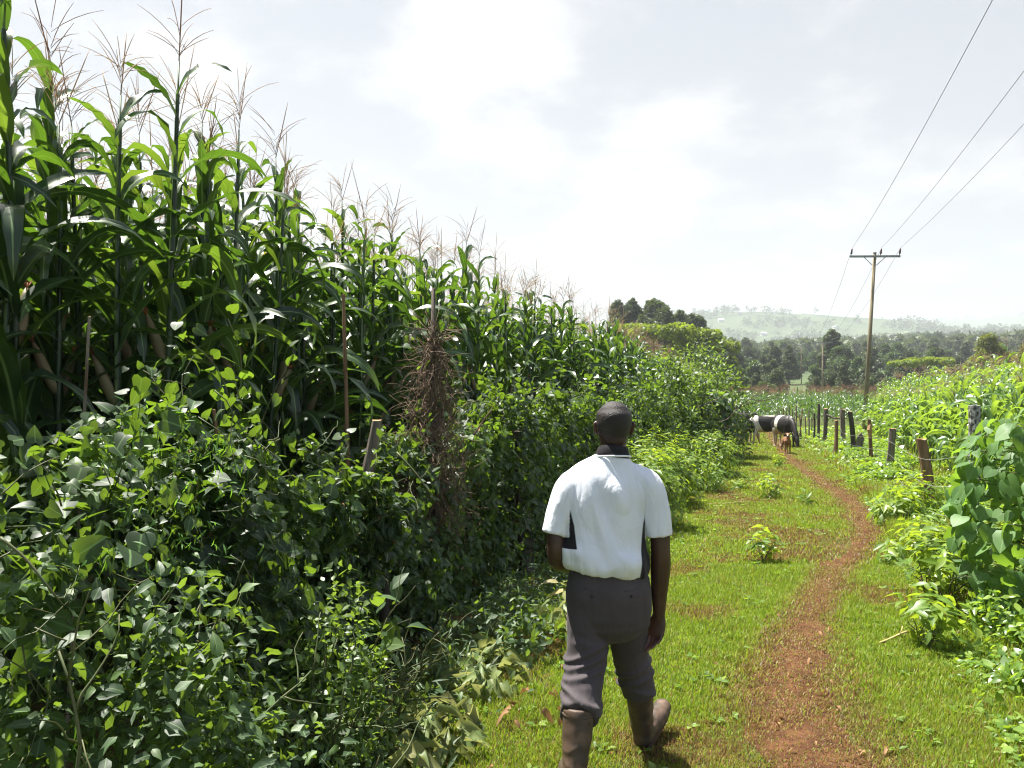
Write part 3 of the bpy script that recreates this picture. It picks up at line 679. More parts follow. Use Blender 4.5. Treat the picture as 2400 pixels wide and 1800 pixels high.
creeper('dense dark vine wall behind the head of the walking man', 6.7, 10.2, [(6.7, 1.66), (8, 1.70), (9.3, 1.80), (10.2, 1.70)], -.32, 10500, [(*H, .62), (*B, .26), (*N, .12)], [(.045, .09), (.035, .065), (.04, .075)], 50)
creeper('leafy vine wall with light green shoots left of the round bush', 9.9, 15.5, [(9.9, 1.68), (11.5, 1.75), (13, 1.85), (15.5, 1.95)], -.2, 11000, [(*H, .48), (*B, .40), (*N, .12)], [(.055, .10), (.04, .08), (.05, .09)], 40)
creeper('leafy vine wall running up to the round bush near the cows', 15.2, 23, [(15.2, 1.95), (18, 2.1), (24, 2.3)], -.1, 9000, [(*B, .60), (*H, .40)], [(.07, .11), (.08, .13)], 30, bulge=.5)
shrub('sunlit toothed shrub bulging out over the bottom left of the hedge', (-1.02, 2.15, 0), (.50, .60, 1.20), 3600, 'toothed', 'nettle', (.028, .07), 'hedge_bush', 'hedge bush', lumps=14, seed=91, stems=10, droop=.25)
shrub('small leaved shrub bulging from the hedge below the leaning cut post', (-.78, 3.35, 0), (.32, .45, .95), 2400, 'ovate', 'bush', (.022, .055), 'hedge_bush', 'hedge bush', lumps=12, seed=92, stems=8, droop=.4)
# round bushes at the end of the hedge
shrub('large round grey green bush towering over the grazing cows', (6.05, 25.4, 0), (1.6, 2.0, 3.75), 14000, 'ovate', 'bush', (.09, .15), 'bush', 'bush', lumps=16, seed=3, stems=9)
shrub('bright green leafy bush left of the large round bush', (4.1, 19.5, 0), (.95, 1.2, 3.0), 8500, 'ovate', 'bush', (.08, .14), 'bush', 'bush', lumps=12, seed=4, stems=8, droop=.4)
shrub('dark broad leaved bush under the large round bush, over the cow path', (5.5, 22.5, 0), (.8, 1.0, 2.3), 3600, 'heart', 'heart', (.13, .22), 'bush', 'bush', lumps=10, seed=5, stems=6, droop=.8)
shrub('dark low bush in front of the black cow', (5.45, 21.6, 0), (.72, 1.1, 1.0), 3600, 'ovate', 'bush', (.06, .10), 'bush', 'bush', lumps=9, seed=6, stems=5)
GLn = 'light green shrubs along the left edge of the lane'
for k, (x, y, rx_, rz_, n, lab) in enumerate([
    (1.15, 8.7, .50, .78, 1700, 'light green shrub closest to the right sleeve of the man'),
    (1.75, 10.6, .75, 1.15, 3000, 'light green shrub with pale shoots behind the right shoulder of the man'),
    (2.25, 13.0, .85, 1.15, 3200, 'largest light green shrub spilling onto the lane edge'),
    (3.3, 15.6, .92, 1.10, 3200, 'light green shrub in the middle of the row along the lane'),
    (4.45, 18.3, .95, 1.08, 2800, 'light green shrub last in the row, beside the shadow across the lane')]):
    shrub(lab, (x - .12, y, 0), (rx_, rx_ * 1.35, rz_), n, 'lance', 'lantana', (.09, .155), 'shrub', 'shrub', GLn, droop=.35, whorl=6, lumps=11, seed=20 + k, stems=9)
# undergrowth along the foot of the hedge
g = Geo()
def low_cover(g, n, s, off, zmax, kind, size, mat=0, up=.9):
    P = np.stack([s(n), 0 * np.zeros(n), np.zeros(n)], -1) if False else None
s = 1.0 + 11.5 * rng.random(9000) ** 1.2; off = rng.normal(.14, .17, 9000); z = rng.random(9000) ** 1.6 * .34 * np.exp(-np.maximum(off - .1, 0) / .25)
P = np.stack([hedge_x(s), s, z + .02], -1) + off[:, None] * HN
a = norm(rand_dir(9000) + np.array((0, 0, .35))); n_ = norm(np.array((.2, -.2, 1.0)) + rand_dir(9000) * .5)
put_leaves(g, 'ovate', P[:5200], a[:5200], n_[:5200], .02 + .035 * rng.random(5200)); put_leaves(g, 'thin', P[5200:], norm(a[5200:] + np.array((0, 0, .6))), n_[5200:], .04 + .06 * rng.random(3800))
tag(g.build('undergrowth', M['nettle']), 'low weeds along the shaded foot of the left hedge', 'undergrowth', kind='stuff')
# ground cover on the right verge, from the lane edge to the maize
g = Geo()
def verge(n, y0, y1, zmax, size, inner, outer, kind, mat=0):
    y = y0 + (y1 - y0) * rng.random(n); x = inner(y) + (outer(y) - inner(y)) * rng.random(n) ** .9
    P2 = np.stack([x, y, 0 * x], -1); k = fbm(P2 * .9 + 3, 3); keep = rng.random(n) < sm(.34, .50, k) * .9 + .08; x, y, k = x[keep], y[keep], k[keep]; m = len(x)
    edge = np.clip((x - inner(y)) / .5, .12, 1); Hh = zmax * edge * (.35 + 1.3 * np.clip(k - .3, 0, .6))
    P = np.stack([x, y, Hh * (1 - .5 * rng.random(m) ** 2) + .015], -1)
    a = norm(rand_dir(m) * np.array((1, 1, .4)) + np.array((0, 0, .05))); nn_ = norm(np.array((0.05, -.1, 1.0)) + rand_dir(m) * .42)
    put_leaves(g, kind, P, a, nn_, size[0] + (size[1] - size[0]) * rng.random(m), mat)
fo = lambda y: fence_x(y) + 1.1; fi = lambda y: cover_x(y) - .05
verge(9000, 3.0, 8, .32, (.025, .055), fi, fo, 'ovate'); verge(5000, 3.0, 8, .34, (.03, .06), fi, fo, 'heart')
verge(13000, 8, 16, .32, (.035, .07), fi, fo, 'ovate'); verge(9000, 8, 16, .32, (.04, .075), fi, fo, 'heart')
verge(12000, 16, 30, .40, (.06, .11), fi, lambda y: fence_x(y) + .6, 'heart'); verge(8000, 26, 52, .45, (.09, .17), lambda y: trail_x(y) + .9, lambda y: fence_x(y) + 5, 'heart')
verge(9000, 10, 26, .35, (.05, .09), lambda y: fence_x(y) + .9, lambda y: 4.6 + .376 * y, 'ovate')
nr = 420; ry = 2.6 + 20 * rng.random(nr) ** 1.4; rx_ = hedge_x(ry) + .4 + (cover_x(ry) - hedge_x(ry) - .4) * rng.random(nr); kk = np.abs(rx_ - trail_x(ry)) > .35; ry, rx_ = ry[kk], rx_[kk]; nr = len(ry)
for q_ in range(6):          # small rosettes of weeds in the lawn
    az = rng.random(nr) * 6.28; a = norm(np.stack([np.cos(az), np.sin(az), .35 + 0 * az], -1)); put_leaves(g, 'ovate', np.stack([rx_, ry, .02 + 0 * ry], -1) + a * .01, a, norm(np.array((0, 0, 1.0)) + rand_dir(nr) * .3), (.022 + .03 * rng.random(nr)) * (1 + .02 * ry))
tag(g.build('ground_cover', M['cover']), 'bright round leaved ground cover along the right verge and fence', 'ground cover', kind='stuff')
# big heart leaved bush hard against the right frame edge
def big_leaf_bush():
    root = empty('heart_leaf_bush', (4.06, 5.9, 0), 0, 'tall bush of large drooping heart shaped leaves at the right edge', 'bush')
    g = Geo(); n = 850; rr = np.random.default_rng(9)
    t = rr.random(n); z = .12 + 1.42 * t ** .85; R = np.interp(z, [0, .4, .8, 1.2, 1.7], [.50, .68, .76, .72, .45]); th = rr.random(n) * 6.28
    q_ = (.45 + .55 * rr.random(n) ** .4)
    P = np.stack([np.cos(th) * R * q_ + .08 * (z - .6), np.sin(th) * R * q_, z], -1)
    out = np.stack([np.cos(th), np.sin(th), 0 * th], -1)
    a = norm(out * .45 + np.array((0, 0, -1.0)) + rr.normal(size=(n, 3)) * .42); nn_ = norm(out * 1.0 + np.array((0, -.25, .75)) + rr.normal(size=(n, 3)) * .5)
    put_leaves(g, 'heart', P, a, nn_, (.075 + .10 * rr.random(n))); g.build('heart_leaves', M['big_heart'], root)
    st = Geo()
    for k in range(0, n, 3):
        b = np.array((.12 * math.cos(th[k]), .12 * math.sin(th[k]), max(.02, z[k] - .16))); st.tube([b, (b + P[k]) / 2 + np.array((0, 0, .05)), P[k]], [.004, .003, .002], 4)
    for k in range(9):
        az = k * .7; st.tube([(.03 * math.cos(az), .03 * math.sin(az), -.02), (.10 * math.cos(az), .1 * math.sin(az), .5), (.2 * math.cos(az), .2 * math.sin(az), 1.0), (.16 * math.cos(az) + .05, .16 * math.sin(az), 1.5)], [.016, .013, .009, .005], 6)
    st.build('stems', M['stem'], root)
big_leaf_bush()
shrub('leafy weeds at the foot of the big heart leaved bush', (3.62, 5.55, 0), (.42, .45, .40), 700, 'ovate', 'cover', (.05, .09), 'weed_clump', 'weeds', lumps=7, seed=31, stems=5)
shrub('dark leafy weed clump at the lower right corner of the lane', (2.98, 4.35, 0), (.28, .35, .26), 420, 'ovate', 'cover', (.05, .085), 'weed_clump', 'weeds', lumps=6, seed=32, stems=4)
GW = 'broad leaved weed shrubs along the right verge'
for k, (x, y, r_, h_, n, lab) in enumerate([(3.35, 6.25, .28, .62, 150, 'pale green upright weed with serrated leaves beside the big heart leaved bush'), (4.22, 8.2, .30, .40, 230, 'light green weed shrub in front of the thick round fence post'), (5.2, 10.7, .28, .40, 260, 'light green weed shrub left of the thick round fence post'), (5.55, 11.3, .40, .6, 260, 'light green weed shrub at the foot of the split grey fence post'), (2.75, 5.3, .2, .26, 110, 'small weed on the lane edge below the big heart leaved bush')]):
    shrub(lab, (x, y, 0), (r_, r_, h_), n, 'lance', 'lantana', (.10, .17), 'weed_shrub', 'weed', GW, whorl=6, lumps=6, seed=40 + k, stems=6)
# seedlings standing alone on the lane
GS = 'seedlings standing on the lane'
for k, (u, v, h_, n, lab) in enumerate([(1788, 1318, .30, 60, 'leafy seedling standing alone in the middle of the lane grass'), (1805, 1170, .36, 90, 'taller seedling between the left rut and the earth path'), (1740, 1148, .22, 50, 'small seedling left of the taller seedling on the lane'), (1885, 1185, .22, 50, 'small seedling close to the left side of the earth path'), (1825, 1095, .25, 60, 'far seedling on the lane beyond the taller one')]):
    Yd = F * CAMZ / (v - HORIZON)
    shrub(lab, (float((u - 1200) / F * Yd), Yd, 0), (h_ * .5, h_ * .5, h_), n, 'lance', 'lantana', (.10, .16) if k else (.10, .15), 'seedling', 'seedling', GS, whorl=6, lumps=4, seed=60 + k, stems=4)
# wilted uprooted plants lying at the foot of the hedge
GWi = 'wilted plants lying at the foot of the hedge'
def wilted(label, c, R_, n, sz, seed, mat='wilted'):
    rr = np.random.default_rng(seed); root = empty('wilted_plant', c, 0, label, 'wilted plant', GWi)
    g = Geo(); th = rr.random(n) * 6.28; q_ = R_ * rr.random(n) ** .6; z = .04 + .16 * rr.random(n) * (1 - q_ / R_ * .6)
    P = np.stack([np.cos(th) * q_, np.sin(th) * q_ * 1.3, z], -1)
    a = norm(np.stack([np.cos(th), np.sin(th), 0 * th], -1) + rr.normal(size=(n, 3)) * .7 * np.array((1, 1, .35))); nn_ = norm(np.array((0, 0, 1.0)) + rr.normal(size=(n, 3)) * .6)
    put_leaves(g, 'wilt', P, a, nn_, sz * (.6 + .7 * rr.random(n))); g.build('leaves', M[mat], root)
    st = Geo()
    for k in range(9 if mat == 'wilted' else 0):
        az = rr.random() * 6.28; st.tube([(0, 0, .05), (math.cos(az) * R_ * .5, math.sin(az) * R_ * .5, .10), (math.cos(az) * R_, math.sin(az) * R_, .05)], [.008, .006, .003], 5)
    if st.V: st.build('stems', M['stem'], root)
for lab, u, v, R_, n, sz, sd_, mt in [('pile of pale curled wilted leaves on the grass left of the near boot', 1120, 1590, .28, 120, .12, 1, 'wilted'), ('wilted pale plant at the bottom edge below the pile of curled leaves', 1000, 1740, .24, 80, .12, 2, 'wilted'),
        ('drooping broad leaved plant at the bottom edge in the hedge shade', 900, 1780, .22, 60, .13, 3, 'wilted'), ('few brown dry leaves on the grass right of the wilted pile', 1262, 1695, .16, 12, .055, 4, 'dead')]:
    Yd = F * CAMZ / (v - HORIZON); wilted(lab, (float((u - 1200) / F * Yd), Yd, 0), R_, n, sz, sd_, mt)
shrub('yellowing broad leaved weed beside the left trouser leg', (.38, 5.5, 0), (.2, .2, .5), 44, 'ovate', 'wilted', (.11, .17), 'weed', 'weed', lumps=4, seed=71, stems=4, droop=.7)
shrub('tall broad leaved weed growing out of the dark hedge foot', (-.62, 3.75, 0), (.2, .2, .78), 70, 'ovate', 'nettle', (.09, .15), 'weed', 'weed', lumps=5, seed=72, stems=4, droop=.5)
shrub('green leafy weed clump on the grass edge behind the wilted pile', (-.05, 5.3, 0), (.35, .5, .42), 520, 'ovate', 'nettle', (.035, .07), 'weed', 'weed', lumps=7, seed=73, stems=5)
# fallen stalks on the lane
for lab, u, v, ang, Ln in [('dry yellow maize stalk lying across the left of the lane', 1710, 1183, .15, .75), ('dry stalk lying on the grass right of the earth path', 2095, 1503, .5, .32)]:
    Yd = F * CAMZ / (v - HORIZON); x = (u - 1200) / F * Yd
    g = Geo(); d = np.array((math.cos(ang), math.sin(ang), 0)); g.tube([np.array((x, Yd, .03)) + d * t_ + np.array((0, .03 * math.sin(5 * t_), .01 * math.sin(9 * t_))) for t_ in np.linspace(-Ln / 2, Ln / 2, 7)], .007, 6)
    g.tube([np.array((x, Yd, .03)) + d * Ln * .2, np.array((x, Yd, .09)) + d * Ln * .3], .004, 5)
    tag(g.build('fallen_stalk', solid_mat('dry_stalk', (.34, .27, .10), (.44, .36, .16), 20, .7)), lab, 'stalk')
# ------------------------------------------------------------------ posts and sticks in the hedge
def post(name, label, base, top, r0, r1, mat, cat='fence post', group=None, sides=9, capmat='cut_wood', rough=.12, slant=0.0, parent=None, flat=1.0):
    base = np.array(base, float); top = np.array(top, float); rr = random.Random(int(abs(base[0] * 977 + base[1] * 131)))
    root = empty(name, tuple(base), 0, label, cat, group)
    d = top - base; n = 9; ph = [rr.uniform(-1, 1) for _ in range(sides)]
    V = []; th = np.arange(sides) / sides * 6.283
    A = np.array((1, 0, 0.)); B_ = np.array((0, 1, 0.))
    for k in range(n + 1):
        t = k / n; rad = r0 + (r1 - r0) * t
        w = np.array([rad * (1 + rough * p_ + rough * .6 * math.sin(5 * t + 4 * p_)) for p_ in ph])
        c = d * t + np.array((math.sin(t * 4 + ph[0]) * r0 * .25, math.cos(t * 3 + ph[1]) * r0 * .25, 0)) * (0 if slant else 1)
        ring = c + np.outer(w * np.cos(th), A) + np.outer(w * np.sin(th) * flat, B_)
        if k == n: ring[:, 2] += slant * np.cos(th) * rad + np.array([rr.uniform(-1, 1) * rad * .18 for _ in range(sides)])
        V.append(ring)
    V = np.array(V); i = np.arange(n)[:, None] * sides; j = np.arange(sides)[None, :]; j2 = (j + 1) % sides
    q_ = np.stack([i + j, i + j2, i + sides + j2, i + sides + j], -1).reshape(-1)
    g = Geo().raw(V.reshape(-1, 3), q_, [4] * (n * sides)); g.build('shaft', M[mat], root, smooth=False)
    top_ring = V[-1]; c = top_ring.mean(0) + np.array((0, 0, r1 * .12))
    g = Geo().raw(np.vstack([top_ring, c]), [x for k in range(sides) for x in (k, (k + 1) % sides, sides)], [3] * sides); g.build('cut_end', M[capmat], root, smooth=False)
    return root
GH = 'old posts and stakes standing in the left hedge'
def stake(label, u0, v0, u1, v1, back, r0, r1, mat, name='stake', cat='stake', cap='cut_wood', **k):
    ys = np.linspace(1.2, 30, 2000); Y = float(ys[np.argmin(np.abs((u0 - 1200) / F * ys - (hedge_x(ys) - back)))])   # where that line of sight is this far behind the foot of the hedge
    t = px(u1, v1, Y); b_ = px(u0, v0, Y); s_ = (b_ - t) / (b_.z - t.z) if abs(b_.z - t.z) > 1e-6 else Vector((0, 0, 1)); bb = t + s_ * (-(t.z) )
    return post(name, label, (bb.x, bb.y, -.03), tuple(t), r0, r1, mat, cat, GH, capmat=cap, **k)
stake('thick weathered fence post with a fresh cut top leaning right in the hedge', 868, 1070, 888, 985, .55, .062, .034, 'wood_grey', 'fence_post', 'fence post', slant=.0)
stake('tall brown stake standing between the maize and the hedge peak', 812, 1000, 806, 690, .95, .017, .012, 'wood_brown')
stake('thin grey forked stick rising from the hedge at the left', 193, 1060, 211, 742, .75, .009, .005, 'wood_grey')
stake('dark thick post wrapped in vines right of the twig covered trunk', 1228, 1280, 1215, 1010, .45, .075, .06, 'wood_dark', 'fence_post', 'fence post', cap='wood_dark')
stake('dark flat topped post hidden behind the head of the man', 1425, 1050, 1420, 953, .55, .075, .075, 'wood_dark', 'fence_post', 'fence post', cap='wood_dark')
stake('grey post standing at the edge of the maize above the light green shrubs', 1549, 935, 1549, 875, .8, .05, .045, 'wood_grey', 'fence_post', 'fence post')
stake('short brown stake poking out of the hedge peak', 506, 985, 503, 960, .6, .012, .008, 'wood_brown')
stake('dark stake low in the hedge behind the wilted plants', 900, 1500, 893, 1180, .42, .04, .03, 'wood_dark', 'fence_post', 'fence post', cap='wood_dark')
stake('dark thin stake just right of the vine wrapped post', 1350, 1160, 1340, 1000, .45, .02, .015, 'wood_dark')
# dead trunk smothered in dry twigs
def twig_trunk():
    Y = 5.9; t = px(1016, 675, Y); x0 = t.x
    root = empty('dead_trunk', (x0, Y, 0), 0, 'dead trunk smothered in dry brown twigs and old vines', 'dead trunk')
    g = Geo(); g.tube([(0, 0, -.03), (.01, 0, .8), (-.01, .01, 1.6), (0, 0, t.z)], [.035, .03, .024, .014], 8); g.build('trunk', M['wood_dark'], root)
    rr = random.Random(4); g = Geo()
    for k in range(850):
        z = .85 + 1.3 * rr.random() ** 1.5; R_ = np.interp(z, [.8, 1.15, 1.5, 1.8, 2.1, 2.45], [.22, .27, .19, .10, .05, .03]); az = rr.uniform(0, 6.28)
        p_ = np.array((math.cos(az) * R_ * rr.random() ** .5 - (.06 if z < 1.5 else 0) * rr.random(), math.sin(az) * R_ * rr.random() ** .5, z)); pts = [p_]
        d = np.array((rr.gauss(0, .4), rr.gauss(0, .4), rr.choice((-1, -1, 1)))) * 1.0
        for m in range(5):
            d = norm(d + np.array((rr.gauss(0, .42), rr.gauss(0, .42), rr.gauss(-.12, .3)))); pts.append(pts[-1] + d * rr.uniform(.045, .085))
        g.tube(pts, [.0034, .0034, .003, .0025, .002, .0012], 3)
    for k in range(26):
        z = 1.0 + .7 * rr.random(); az = rr.uniform(2.4, 7.0); d = np.array((math.cos(az), math.sin(az), rr.uniform(-.3, .5))); pts = [np.array((0, 0, z))]
        for m in range(6):
            d = norm(d + np.array([rr.gauss(0, .3) for _ in range(3)])); pts.append(pts[-1] + d * .065)
        g.tube(pts, np.linspace(.004, .0015, 7), 4)
    g.build('twigs', M['twig'], root)
    lf = Geo(); P = np.stack([rng.normal(0, .10, 60), rng.normal(-.05, .08, 60), .7 + 1.3 * rng.random(60)], -1)
    put_leaves(lf, 'heart', P, norm(rand_dir(60) + np.array((0, 0, -.8))), norm(HN + rand_dir(60) * .5), .03 + .04 * rng.random(60)); lf.build('vine_leaves', M['heart'], root)
twig_trunk()
def loose_branch(label, pts, r0, mat, name='branch', subs=2, cat='branch'):
    g = Geo(); P = smooth_pts(pts, 5); g.tube(P, np.linspace(r0, r0 * .4, len(P)), 6); rr = random.Random(len(label))
    for k in range(subs):
        i_ = rr.randint(len(P) // 3, len(P) - 2); d = norm(norm(P[i_ + 1] - P[i_]) + np.array([rr.gauss(0, .5) for _ in range(3)])); L_ = .25 * np.linalg.norm(P[-1] - P[0]); g.tube([P[i_], P[i_] + d * L_ * .5, P[i_] + d * L_ + np.array((0, 0, .03))], [r0 * .5, r0 * .4, r0 * .2], 5)
    tag(g.build(name, M[mat]), label, cat)
loose_branch('bare pale branch poking out of the bush above the light green shrubs', [px(1600, 965, 19.0), px(1660, 945, 18.8), px(1690, 930, 18.8)], .02, 'wood_grey')
loose_branch('bare forked branch poking out beside the black cow', [px(1640, 1000, 19.5), px(1700, 985, 19.4), px(1728, 958, 19.4)], .02, 'wood_grey')
loose_branch('thin pale bent vine stem sprawling over the bottom left hedge', [px(0, 1260, 1.75), px(60, 1310, 1.75), px(120, 1385, 1.75), px(150, 1420, 1.8)], .004, 'stem', 'vine_stem', 1, 'stem')
loose_branch('yellow vine stem dangling in front of the hedge below the leaning post', [px(930, 1060, 4.0), px(975, 1110, 3.95), px(1010, 1160, 3.95), px(1020, 1175, 3.95)], .005, 'stem', 'vine_stem', 1, 'stem')
loose_branch('brown twig sticking up from the hedge right of the twig covered trunk', [px(1110, 1020, 5.0), px(1130, 990, 5.0), px(1150, 962, 5.0)], .008, 'twig', subs=1)

g = Geo(); n = 900; y = 2.4 + 16 * rng.random(n) ** 1.7; x = np.where(rng.random(n) < .5, trail_x(y) + rng.normal(0, .22, n), hedge_x(y) + .1 + (cover_x(y) - hedge_x(y)) * rng.random(n))
put_leaves(g, 'wilt', np.stack([x, y, .018 + .015 * rng.random(n)], -1), norm(rand_dir(n) * np.array((1, 1, .15))), norm(np.array((0, 0, 1.0)) + rand_dir(n) * .45), .012 + .03 * rng.random(n) ** 2)
tag(g.build('leaf_litter', M['dead']), 'dry leaf scraps scattered over the earth path and grass', 'leaf litter', kind='stuff')
# ------------------------------------------------------------------ right hand fence
GF = 'old posts of the wire fence along the right verge'
def fpost(label, u0, v0, u1, v1, r0, r1, mat, Y=None, cap='cut_wood', name='fence_post', cat='fence post', **k):
    Y = Y or F * CAMZ / (v0 - HORIZON); t = px(u1, v1, Y); b_ = px(u0, v0, Y)
    return post(name, label, (b_.x, Y, -.03), tuple(t), r0, r1, mat, cat, GF, capmat=cap, **k)
lich = post('fence_post', 'lichen covered round fence post rising behind the big heart leaved bush', (4.64, 8.05, -.03), (4.66, 8.05, 1.62), .058, .054, 'lichen', 'fence post', GF, capmat='lichen', rough=.05)
fpost('thick round brown fence post with a splintered top on the right verge', 2184, 1205, 2158, 1030, .088, .080, 'wood_brown', rough=.10)
fpost('split grey fence post leaning right, next beyond the thick round post', 2082, 1106, 2093, 1005, .085, .085, 'wood_grey', rough=.22, flat=.6)
r4 = fpost('thin stick fence post with a broken reddish top', 2041, 1083, 2038, 983, .055, .05, 'wood_brown', rough=.25)
g = Geo(); g.tube([(-.02, -.02, .75), (-.05, -.03, .95), (-.02, -.02, 1.14)], [.03, .07, .05], 7); g.build('broken_bark', M['cut_wood'], r4, smooth=False)
r5 = fpost('dark fence post with a curved plank nailed to its right side', 2001, 1067, 1993, 965, .085, .08, 'wood_dark', flat=.5)
g = Geo(); P = [(-.06, .05), (.10, .05), (.20, .35), (.24, .55), (.14, .74), (.02, .62), (-.04, .4)]
V = [(x + .08, -.06, z + .03) for x, z in P] + [(x + .08, -.02, z + .03) for x, z in P]; n_ = len(P)
g.raw(V, list(range(n_)) + list(range(n_, 2 * n_))[::-1] + [q for k in range(n_) for q in (k, k + n_, (k + 1) % n_ + n_, (k + 1) % n_)], [n_, n_] + [4] * n_); g.build('plank', M['wood_grey'], r5, smooth=False)
fpost('reddish brown pointed fence post left of the post with the plank', 1957, 1072, 1961, 985, .065, .05, 'wood_brown', rough=.2)
fpost('grey post holding the right end of the sagging branch rail', 1975, 1030, 1975, 959, .10, .10, 'wood_grey', 33, rough=.08)
fpost('dark post holding the left end of the sagging branch rail', 1933, 1028, 1935, 958, .085, .085, 'wood_dark', 34, rough=.1)
fpost('tall slim dark post left of the sagging branch rail', 1917, 1025, 1920, 947, .07, .06, 'wood_dark', 36)
fpost('thin brown stick post beside a broken plank near the cows', 1908, 1024, 1908, 968, .05, .04, 'wood_dark', 34)
for k, (u0, v0, u1, v1) in enumerate([(1872, 1027, 1881, 956), (1896, 1027, 1896, 961), (1850, 1012, 1850, 949), (1866, 1012, 1866, 949), (1858, 1012, 1857, 958), (1889, 1025, 1887, 975), (1843, 1010, 1842, 955), (1902, 1024, 1903, 978), (1878, 1027, 1874, 970), (1835, 1008, 1836, 958), (1826, 1006, 1825, 952), (1861, 1016, 1863, 966)]):
    fpost('crooked thin stick in the stake fence behind the grazing cows', u0, v0, u1, v1, .035, .025, 'wood_grey' if k % 3 else 'wood_brown', 36 + 2.0 * (k % 4) + (6 if u1 < 1868 else 0), name='fence_stake', cat='fence stake', rough=.2)
loose_branch('sagging dark branch tied as a rail between two fence posts', [px(1937, 972, 33.8), px(1955, 980, 33.6), px(1970, 979, 33.3), px(1988, 968, 33.0)], .05, 'wood_dark', 'fence_rail', 0, 'fence rail')
def wire_run(label, pts, r_=.0022, barb=True):
    g = Geo(); P = smooth_pts(pts, 8); g.tube(P, r_, 4)
    if barb:
        for p_ in P[::2]:
            g.tube([p_ + np.array((0, -.012, -.014)), p_ + np.array((0, .012, .014))], r_ * .8, 3); g.tube([p_ + np.array((0, .012, -.014)), p_ + np.array((0, -.012, .014))], r_ * .8, 3)
    tag(g.build('barbed_wire', M['wire']), label, 'wire', 'strands of barbed wire on the right fence')
for k, (lab, hs) in enumerate([('upper strand of barbed wire on the right fence', (1.12, .84, .78, .72, .70, .66)), ('middle strand of barbed wire on the right fence', (.80, .50, .48, .42, .42, .40)), ('lower strand of barbed wire on the right fence', (.46, .16, .20, .18, .22, .2))]):
    ys = (8.0, 11.9, 19.4, 22.7, 25.9, 33); xs = (4.60, 6.08, 9.10, 10.02, 10.80, 13.6)
    wire_run(lab, [(x - .04, y - .06, h) for x, y, h in zip(xs, ys, hs)])
# ------------------------------------------------------------------ electricity poles and lines
GP = 'wooden electricity poles crossing the fields'
def power_pole(label, x, y, H=10.2, arm=2.6, detail=True, ang=-.33, lean=0):
    z0 = float(hgt(x, y)); root = empty('utility_pole', (x, y, z0), ang, label, 'utility pole', GP); root.rotation_euler = (0, lean, ang)
    g = Geo(); g.tube([(0, 0, -.1), (0, 0, H * .5), (0, 0, H)], [.125, .105, .085], 12); g.build('pole', M['pole'], root)
    g = Geo(); g.tube([(0, 0, H), (0, 0, H + .06)], [.115, .02], 12); g.build('pole_cap', M['steel'], root)
    g = Geo(); g.box((0, -.13, H - .22), (arm, .09, .11)); g.build('crossarm', M['steel'], root, smooth=False)
    for s in (-1, 1):
        g = Geo(); g.tube([(s * .55, -.13, H - .26), (s * .10, -.12, H - .72)], .022, 5); g.build('brace', M['steel'], root)
    tops = []
    for xx in (-arm / 2 + .06, .28, arm / 2 - .06):
        g = Geo(); b_ = np.array((xx, -.13, H - .165)); g.tube([b_, b_ + (.01, 0, .08), b_ + (.015, 0, .1), b_ + (.03, 0, .22), b_ + (.035, 0, .34), b_ + (.04, 0, .40)], [.02, .02, .055, .05, .04, .02], 8); g.build('insulator', M['insulator'], root)
        R = Matrix.Rotation(ang, 3, 'Z') @ Matrix.Rotation(lean, 3, 'Y'); tops.append(np.array(R @ Vector(tuple(b_ + (.04, 0, .42)))) + np.array((x, y, z0)))
    return tops
p1 = power_pole('nearest wooden electricity pole with crossarm rising behind the right fence', 19.85, 45, lean=.055)
p2 = power_pole('second wooden electricity pole behind the far maize field', 43.6, 112, 10.2)
p3 = power_pole('third electricity pole small in front of the valley woodland', 66, 182, 9)
p4 = power_pole('electricity pole far away in the green clearing, right one of a pair', 86, 246, 9)
p5 = power_pole('electricity pole far away in the green clearing, left one of a pair', 90, 262, 9.5)
def cable(label, a, b_, sag, r_):
    t = np.linspace(0, 1, 40)[:, None]; P = a + (b_ - a) * t; P[:, 2] -= sag * 4 * (t * (1 - t))[:, 0]
    g = Geo(); g.tube(P, r_, 4, caps=False); tag(g.build('power_line', M['cable']), label, 'power line', 'power lines between the poles')
back = [np.array((-3.4, -22.0, 10.4)), np.array((-2.0, -22.4, 10.4)), np.array((-.9, -22.8, 10.4))]
for k, nm in enumerate(('left', 'middle', 'right')):
    cable(nm + ' power line rising from the nearest pole to the upper right of the sky', p1[k], back[k], 1.15, .008)
    cable(nm + ' power line running from the nearest pole to the second pole', p1[k], p2[k], 1.1, .009)
    cable(nm + ' power line from the second pole to the third pole', p2[k], p3[k], 1.1, .012)
    cable(nm + ' power line beyond the third pole', p3[k], p4[k], 1.0, .012)
